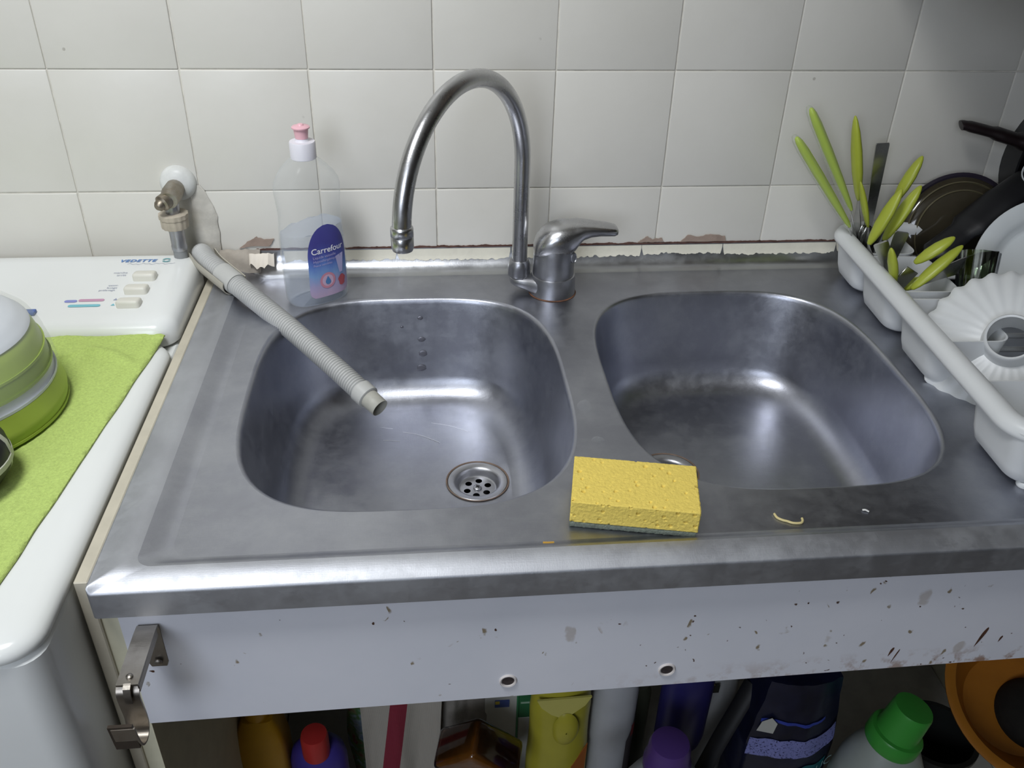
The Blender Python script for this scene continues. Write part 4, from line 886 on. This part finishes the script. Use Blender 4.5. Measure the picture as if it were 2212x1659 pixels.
pband(.432, .437, -.9, .6, mat('package_blue', '2e3f9a', .4), 'blue_stripe', .004)  # narrow plain blue stripe across the upper part of the package
mk('lettering', text_g('ADUC', .021, lambda s, q: pk(.16 + s / .062, .322 + q + .004 * (.16 + s / .062), .0026)), mat('pale_teal_ink', '9fc4c4', .5), b, smooth=0)
mk('white_flap', G().add([pk(-.95, .415, .004), pk(-.62, .417, .005), pk(-.60, .436, .006), pk(-.74, .443, .006), pk(-.90, .432, .005)], [(0, 1, 2, 3, 4)]), MATS['white_carton'], b, smooth=0)
# round white jug with green cap
th = thing('green_capped_jug', (.60, -.42, ZB), 'rounded white jug with a two-step green cap under the right end', 'jug')
JX, JY = .562, -.45; MJ = Matrix.Translation((JX, JY, .424)) @ Matrix.Rotation(.22, 4, 'Y') @ Matrix.Rotation(.0, 4, 'X')
mk('jug_body', bottle_g(JX, JY, [(.056, 0), (.062, .008), (.064, .12), (.062, .22), (.055, .265), (.043, .295), (.031, .312), (.027, .318)], 1, .9), mat('milky_plastic', 'a3aaa4', .4, var=.05), th)
mk('green_cap', G().lathe([(.0330, -.004), (.0345, .0), (.0345, .016), (.0330, .0185), (.0280, .0195), (.0268, .024), (.0252, .060), (.0238, .0635), (.010, .0645)], 36, MJ), mat('green_cap', '3f9a3c', .35), th)
# orange basin
th = thing('orange_basin', (.74, -.40, ZB), 'dull orange plastic basin tilted on its side at the far right', 'basin')
MO = zframe((.770, -.42, .452), (-.15, -.45, .85), (1, 0, 0)) @ Matrix.Scale(.70, 4)
ORG = mat('orange_plastic', 'a5691c', .45, var=.08)
mk('basin_bowl', G().lathe([(.01, -.115), (.10, -.11), (.135, -.03), (.150, .0), (.165, .004), (.166, .009), (.158, .0105), (.146, .007), (.130, -.03), (.096, -.104), (.01, -.108)], 56, MO, False, False), ORG, th)
mk('basin_contents', G().lathe([(.070, -.104), (.066, -.085), (.05, -.070), (.02, -.062), (.004, -.064)], 40, MO @ Matrix.Translation((.028, -.020, 0)), False, True), mat('dark_heap', '17140f', .9, var=.4, vscale=40, bump=1, bscale=60), th)
th = thing('dark_tub', (.655, -.30, ZB), 'dark tub in shadow between green-capped jug and orange basin', 'tub')
mk('tub_body', G().lathe([(.04, 0), (.048, .006), (.052, .20), (.057, .203), (.057, .210), (.050, .210)], 40, Matrix.Translation((.695, -.375, ZB)), True, False), mat('dark_tub', '1e201e', .5), th)
mk('tub_inside', G().lathe([(.050, .210), (.044, .02), (.01, .02)], 40, Matrix.Translation((.695, -.375, ZB)), False, True), MATS['dark_tub'], th)
mk('red_bottle_cap', G().lathe([(.013, .0), (.0138, .002), (.0138, .020), (.012, .023), (.003, .024)], 24, zframe((.175, -.47, .404), (.2, -.4, .8))), MATS['red_cap'], None, label='loose red screw cap at the foot of the yellow bottle', cat='cap')

# ================================================================= DISH RACK
MR = Matrix.Translation((.5285, -.0225, 0)) @ Matrix.Rotation(math.radians(-3), 4, 'Z')
rk = thing('dish_rack', (.69, -.28, ZD), 'white plastic dish rack with cutlery cups on the right of the sink', 'dish rack')
def rloop(ins, z, r): return [MR @ Vector(p) for p in rrect(ins, .36 - ins, -.505 + ins, -ins, r - ins, z, 10)]
g = G(); prof = [(.0035, .9480), (.0, .9500), (-.0002, .9545), (.0025, .9600), (.0070, .9635), (.013, .9645), (.0190, .9625), (.0225, .9580), (.0230, .9510), (.0205, .9510), (.0200, .9565), (.0130, .9605), (.0070, .9595), (.0035, .9550)]
g.loft([rloop(i, z, .045) for i, z in prof] + [rloop(prof[0][0], prof[0][1], .045)], False, False); mk('rim', g, WHITEP, rk, smooth=60)
def cup(u0, u1, ya, yb, ti, bi, zt=.956, zb=.8965, name='cutlery_cup'):
    """open tapered compartment; ti/bi inset at the bottom"""
    g = G(); L = []
    def lp(ins, inl, z, r): return [MR @ Vector(p) for p in rrect(u0 + inl, u1 - ins, yb + ins, ya - ins, r, z, 6)]
    for ins, inl, z in ((.0, .0, zt), (.002, .003, zt - .016), (.005, .007, zb + .016), (.007, .010, zb + .005), (.011, .015, zb)): L.append(lp(ins * ti, inl * bi, z, .018))
    w = .0022
    for ins, inl, z in ((.011, .015, zb + w), (.007, .010, zb + .005 + w), (.005, .007, zb + .018), (.002, .003, zt - .016), (.0, .0, zt)): L.append(lp(ins * ti + w, inl * bi + w, z, .016))
    L.append(L[0]); 
    g.loft(L[:5], False, True); g.loft(L[5:10], True, False); g.loft([L[4 + 5], L[0]], False, False)
    return mk(name, g, WHITEP, rk, smooth=50)
cup(.008, .088, -.012, -.098, 1, 1.1); cup(.008, .094, -.104, -.205, 1, 1.1); cup(.008, .094, -.222, -.322, 1, 1.1); cup(.008, .120, -.398, -.498, 1, 1.1)
for u, v in ((.034, -.245), (.040, -.305), (.036, -.485), (.10, -.485), (.034, -.03), (.33, -.03), (.33, -.48)):
    mk('foot', G().lathe([(.0062, ZD + .0002), (.0070, ZD + .002), (.0066, ZD + .005), (.006, ZD + .03 if u > .3 else ZD + .006)], 16, MR @ Matrix.Translation((u, v, 0))), WHITEP, rk)
for i in range(15): mk('slat', G().tube([MR @ Vector((.092, -.03 - .031 * i, .921)), MR @ Vector((.345, -.03 - .031 * i, .921))], .0032, 10), WHITEP, rk)
for u in (.092, .21, .342): mk('cross_bar', G().tube([MR @ Vector((u, -.02, .9165)), MR @ Vector((u, -.49, .9165))], .004, 10), WHITEP, rk)
def wallbox(u0, u1, v0, v1): mk('side_wall', G().box(((u0 + u1) / 2, (v0 + v1) / 2, .9365), (abs(u1 - u0), abs(v1 - v0), .041), .001, 1, MR), WHITEP, rk, smooth=0)
wallbox(.341, .345, -.03, -.475); wallbox(.09, .32, -.014, -.018); wallbox(.12, .32, -.487, -.491)

# ---- cutlery
def spin(name, A, B, prof, m, parent, n=20, flat=.6, hint=(0, -1, 0)):
    """body of revolution from A to B; prof = [(t, r)], flattened along the second axis"""
    A = Vector(A); B = Vector(B); M = zframe(A, B - A, hint); L = (B - A).length
    return mk(name, G().lathe([(r, t * L) for t, r in prof], n, M, sx=1, sy=flat), m, parent, smooth=60)
HPROF = [(0, .0015), (.02, .0035), (.12, .0062), (.35, .0090), (.6, .0092), (.82, .0070), (.94, .0042), (.985, .0022), (1, .0006)]
def handle_knife(name, A, B, tip, label, hm=GREENH, blade=.009, scale=1.0, group=None):
    t = thing(name, tip, label, 'cutlery', group); A = Vector(A); B = Vector(B)
    spin('handle', A, B, [(q, r * scale) for q, r in HPROF], hm, t)
    d = (Vector(tip) - A)
    spin('blade', A - d * .02, tip, [(0, .004), (.1, .0045), (.3, blade), (.8, blade), (.95, blade * .6), (1, .001)], CUTL, t, flat=.14)
    return t
def clear_handle(A, B, tip, label):
    t = thing('clear_handled_server', tip, label, 'cutlery'); A = Vector(A); B = Vector(B); ax = (B - A).normalized(); side = ax.cross(Vector((0, 1, 0))).normalized()
    spin('clear_shell', A, B, [(0, .0035), (.05, .0052), (.3, .0085), (.6, .0098), (.85, .0094), (.95, .0075), (.99, .0045), (1, .001)], edgy('clear_acrylic', 'd3d8c6', .12, .75), t, flat=.7)
    spin('green_core', A + side * -.0016 + ax * .004, B + side * -.0016 - ax * .004, [(0, .002), (.05, .0036), (.3, .0056), (.6, .0066), (.85, .0064), (.95, .0050), (.99, .003), (1, .0008)], mat('bright_lime', 'b2cb38', .3), t, flat=.9)
    spin('shaft', A + ax * .004, tip, [(0, .0032), (.2, .003), (.45, .006), (.8, .010), (.95, .008), (1, .002)], CUTL, t, flat=.2)
    return t
# cup by the wall
clear_handle((.538, -.068, .9900), (.4545, -.058, 1.126), (.566, -.072, .915), 'clear-handled server with lime core, taller of the two leaning left')
clear_handle((.535, -.080, .9720), (.4370, -.072, 1.094), (.562, -.086, .915), 'clear-handled server with lime core, shorter of the two leaning left')
handle_knife('lime_fork', (.5500, -.055, 1.0020), (.5205, -.052, 1.1120), (.566, -.060, .912), 'upright lime-handled fork, tallest handle in the back cup', scale=1.15, blade=.0105)
handle_knife('lime_knife', (.5560, -.085, .9770), (.5290, -.088, 1.0400), (.562, -.080, .912), 'short slim lime handle standing before the tallest lime fork', scale=.72)
t = thing('steel_knife', (.575, -.05, .912), 'plain steel flat-handled knife standing upright in the back cup', 'cutlery')
g = G(); M = frame((.5795, -.05, .915), (1, 0, .04), (0, -1, 0)); g.poly([M @ Vector(q) for q in ((-.006, 0, 0), (.006, 0, 0), (.0115, .158, 0), (-.0085, .155, 0), (-.008, .10, 0))], (0, .002, 0))
g = G(); ax = Vector((-.012, 0, .1615)); P0_ = Vector((.5790, -.05, .915)); sd = Vector((1, 0, .05)).normalized()
g.loft([[P0_ + ax * q - sd * w, P0_ + ax * q + sd * w, P0_ + ax * q + sd * w + Vector((0, .0022, 0)), P0_ + ax * q - sd * w + Vector((0, .0022, 0))] for q, w in ((0, .005), (.35, .0055), (.7, .0075), (.985, .0088), (1, .0080))]); mk('flat_handle', g, CUTL, t, smooth=0)
handle_knife('lime_spoon', (.6020, -.050, .9950), (.6295, -.042, 1.0570), (.578, -.060, .915), 'lime handle leaning right, rearmost before the glass lid', scale=1.1)
handle_knife('lime_spoon', (.5430, -.120, .9680), (.5700, -.116, 1.0400), (.560, -.140, .920), 'thick lime handle leaning right, left one of the front pair', scale=1.15)
handle_knife('lime_spoon', (.5660, -.112, .9700), (.6010, -.104, 1.0400), (.572, -.135, .920), 'thick lime handle leaning right, right one of the front pair', scale=1.15)
for k, (xx, yy) in enumerate(((.5560, -.072), (.5600, -.078), (.5640, -.074))):
    tt = mk('spoon_bowl', G().lathe([(.0005, 0), (.004, .002), (.0075, .010), (.0085, .020), (.006, .033), (.003, .040), (.0028, .07)], 18, zframe((xx, yy, .975), (.25 - .15 * k, .05, -1)), sy=.35), CUTL, None, smooth=60, label=['steel spoon head up between the lime handles, left', 'steel spoon head up between the lime handles, middle', 'steel spoon head up between the lime handles, right'][k], cat='cutlery')
# second cup
def flat_handle(A, B, w, label, name='steel_fork'):
    A = Vector(A); B = Vector(B); ax = B - A; sd = ax.cross(Vector((.3, 1, 0))).normalized(); n = ax.cross(sd).normalized() * .0022
    g = G(); g.loft([[A + ax * q - sd * ww, A + ax * q + sd * ww, A + ax * q + sd * ww + n, A + ax * q - sd * ww + n] for q, ww in ((0, w * .6), (.5, w * .75), (.9, w), (.98, w), (1, w * .8))]); return mk(name, g, CUTL, None, smooth=0, label=label, cat='cutlery')
flat_handle((.5720, -.158, .925), (.5210, -.184, 1.000), .0085, 'dark flat steel handle at the left of the middle cup')
flat_handle((.5560, -.150, .928), (.5560, -.165, 1.005), .0080, 'dark flat steel handle standing in the middle of the middle cup')
handle_knife('lime_teaspoon', (.5480, -.192, .950), (.5285, -.198, .9985), (.560, -.184, .915), 'stubby lime handle rising from the middle cup by the rim', scale=.95)
t = thing('lime_fork', (.548, -.185, .925), 'lime-handled fork, tines up, leaning right in the middle cup', 'cutlery')
spin('handle', (.5640, -.195, .9770), (.6020, -.200, 1.0120), HPROF, GREENH, t)
M = frame((.5450, -.190, .9300), (.028, -.004, .050), (-.15, -.95, .05)); g = G(); g.box((.028, 0, 0), (.030, .017, .0018), .0006, 1, M)
for q in (-.0065, -.0022, .0022, .0065): g.box((.006, q, 0), (.030, .0024, .0016), .0004, 1, M)
mk('fork_head', g, CUTL, t)
t = thing('lime_paring_knife', (.56, -.205, .93), 'lime paring knife lying across the middle cup, blade pointing right', 'cutlery')
spin('handle', (.5580, -.214, .9520), (.6110, -.206, 1.0040), HPROF, GREENH, t)
t = thing('carving_knife', (.60, -.19, .95), 'pointed knife whose blade sticks out right past the white plate', 'cutlery')
spin('handle', (.5860, -.190, .9540), (.5640, -.185, .9380), [(q, r * .95) for q, r in HPROF], GREENH, t)
A_ = Vector((.5840, -.192, .9520)); T_ = Vector((.6640, -.200, .9920)); g = G(); ax = T_ - A_; upv = Vector((-.35, 0, .8)).normalized()
g.loft([[A_ + ax * q + upv * a, A_ + ax * q + upv * b, A_ + ax * q + upv * b + Vector((0, .0016, 0)), A_ + ax * q + upv * a + Vector((0, .0016, 0))] for q, a, b in ((0, -.006, .004), (.2, -.007, .008), (.5, -.010, .010), (.75, -.010, .009), (.92, -.005, .004), (1, -.0005, .0005))]); mk('blade', g, CUTL, t, smooth=0)
# tumbler with lime foot
t = thing('lime_footed_glass', (.625, -.24, .926), 'clear ridged glass with a lime base lying beside the white plate', 'glass')
M = zframe((.640, -.215, .9330), (.15, .45, .75), (1, 0, 0)); g = G(); L = []
for r, z in ((.019, .004), (.0215, .02), (.024, .06), (.0225, .06), (.0200, .02), (.0175, .008)): L.append([((r + .0005 * math.cos(16 * a)) * math.cos(a), (r + .0005 * math.cos(16 * a)) * math.sin(a), z) for a in [2 * PI * i / 64 for i in range(64)]])
mk('glass_wall', g.loft(L, True, True, M=M), clear_mat('ridged_glass', 'c9d2c4', .04, .25, 1.5), t); mk('lime_base', G().lathe([(.012, -.012), (.018, -.010), (.0205, -.004), (.0205, .004), (.018, .006)], 32, M), GREENH, t)

# ---- pans, plates
def plate(C, N, r, name, label, m, depth=.018, hint=(1, 0, 0)):
    M = zframe(C, N, hint)
    return mk(name, G().lathe([(.004, -depth), (r * .58, -depth), (r * .64, -depth + .002), (r * .72, -depth * .45), (r * .8, -.003), (r * .97, .0), (r, .0008), (r, -.0012), (r * .80, -.006), (r * .70, -depth * .6), (r * .62, -depth - .003), (.004, -depth - .003)], 72, M, True, True), m, None, smooth=50, label=label, cat='plate')
plate((.747, -.186, .962), (-.35, -.80, .45), .087, 'soup_plate', 'large white plate standing on edge in the rack', WHITEC, .022)
t = thing('glass_lid', (.69, -.06, .922), 'smoky glass pan lid with dark rim leaning on the tiles behind the lime handles', 'lid')
M = zframe((.705, -.046, .948), (-.10, -.93, .30), (1, 0, 0)) @ Matrix.Scale(.90, 4); SMOKE = mat('smoked_glass', '3a352a', .12, var=.15, coat=.5)
mk('glass_dome', G().lathe([(.088, 0), (.084, .006), (.070, .012), (.068, .0125), (.050, .017), (.025, .020), (.002, .021)], 64, M, True, True), SMOKE, t); mk('dark_rim', G().lathe([(.087, -.003), (.0915, -.001), (.092, .003), (.088, .005), (.085, .004)], 64, M, False, False), mat('dark_rim', '2a2530', .35), t)
for rr_, hh in ((.078, .0105), (.066, .0142)): mk('glass_ridge', G().lathe([(rr_ - .0015, hh - .001), (rr_, hh + .0008), (rr_ + .0015, hh - .001)], 64, M, False, False), mat('ridge_glass', '5a5440', .2), t)
t = thing('frying_pan', (.66, -.13, .93), 'black pan handle slanting across the rack behind the white plate', 'pan')
path = catmull([(.606, -.120, .934), (.640, -.112, .953), (.685, -.098, .982), (.735, -.084, 1.018), (.765, -.076, 1.036)], 6)
mk('handle', G().tube(path, [.012] * 6 + [.020] * 6 + [.026] * 6 + [.024] * 7, 16, flat=[(1, .45)] * 25), BLACKP, t)
mk('pan_body', G().lathe([(.01, -.02), (.095, -.02), (.115, .015), (.118, .015), (.098, -.023), (.01, -.023)], 48, zframe((.874, -.118, 1.045), (-.2, -.95, .12))), BLACKP, t)
t = thing('saucepan', (.86, -.06, .93), 'black saucepan at the right edge, stubby handle pointing left', 'pan')
mk('handle', G().tube(catmull([(.6725, -.036, 1.0945), (.680, -.037, 1.0945), (.715, -.040, 1.087), (.750, -.044, 1.078), (.785, -.048, 1.072)], 5), [.0055] + [.010] * 5 + [.0115] * 5 + [.0145] * 5 + [.019] * 5, 16, flat=[(1, .6)] * 21), mat('maroon_black', '1f1618', .4), t)
mk('pan_disc', G().lathe([(.01, -.02), (.104, -.02), (.112, .03), (.115, .03), (.108, -.024), (.01, -.024)], 56, zframe((.874, -.034, 1.041), (-.1, -.98, .05))), BLACKP, t)
mk('small_white_dish', G().lathe([(.010, 0), (.020, .003), (.024, .018), (.0225, .018), (.018, .005), (.01, .003)], 32, zframe((.775, -.075, 1.0300), (-.2, -.5, .8))), WHITEC, None, label='small white dish half out of frame beside the black handle', cat='dish')
# fluted ring mould
t = thing('fluted_mould', (.60, -.36, ZD), 'white fluted round mould with a centre tube leaning in the rack front', 'mould')
M = zframe((.6040, -.345, .9520), (-.50, -.52, .69), (.6, -.8, 0)); L = []
n = 168
for r, z, fl in ((.026, .004, 0), (.034, .0035, .0), (.05, .001, .0006), (.066, -.004, .0006), (.080, -.010, .0010), (.088, -.0145, .0016), (.089, -.0165, .0016), (.079, -.0125, .001), (.05, -.002, .0006), (.026, .001, 0)):
    L.append([((r + fl * math.cos(28 * a)) * math.cos(a), (r + fl * math.cos(28 * a)) * math.sin(a), z + fl * .7 * math.cos(28 * a)) for a in [2 * PI * i / n for i in range(n)]])
mk('fluted_disc', G().loft(L, False, False, M=M), WHITEP, t, smooth=60)
mk('centre_tube', G().lathe([(.030, .002), (.0275, .005), (.0262, .012), (.0258, .020), (.0245, .0215), (.0225, .0205), (.0225, -.012), (.0255, -.012), (.0260, .002)], 48, M, False, False), WHITEP, t, smooth=40)
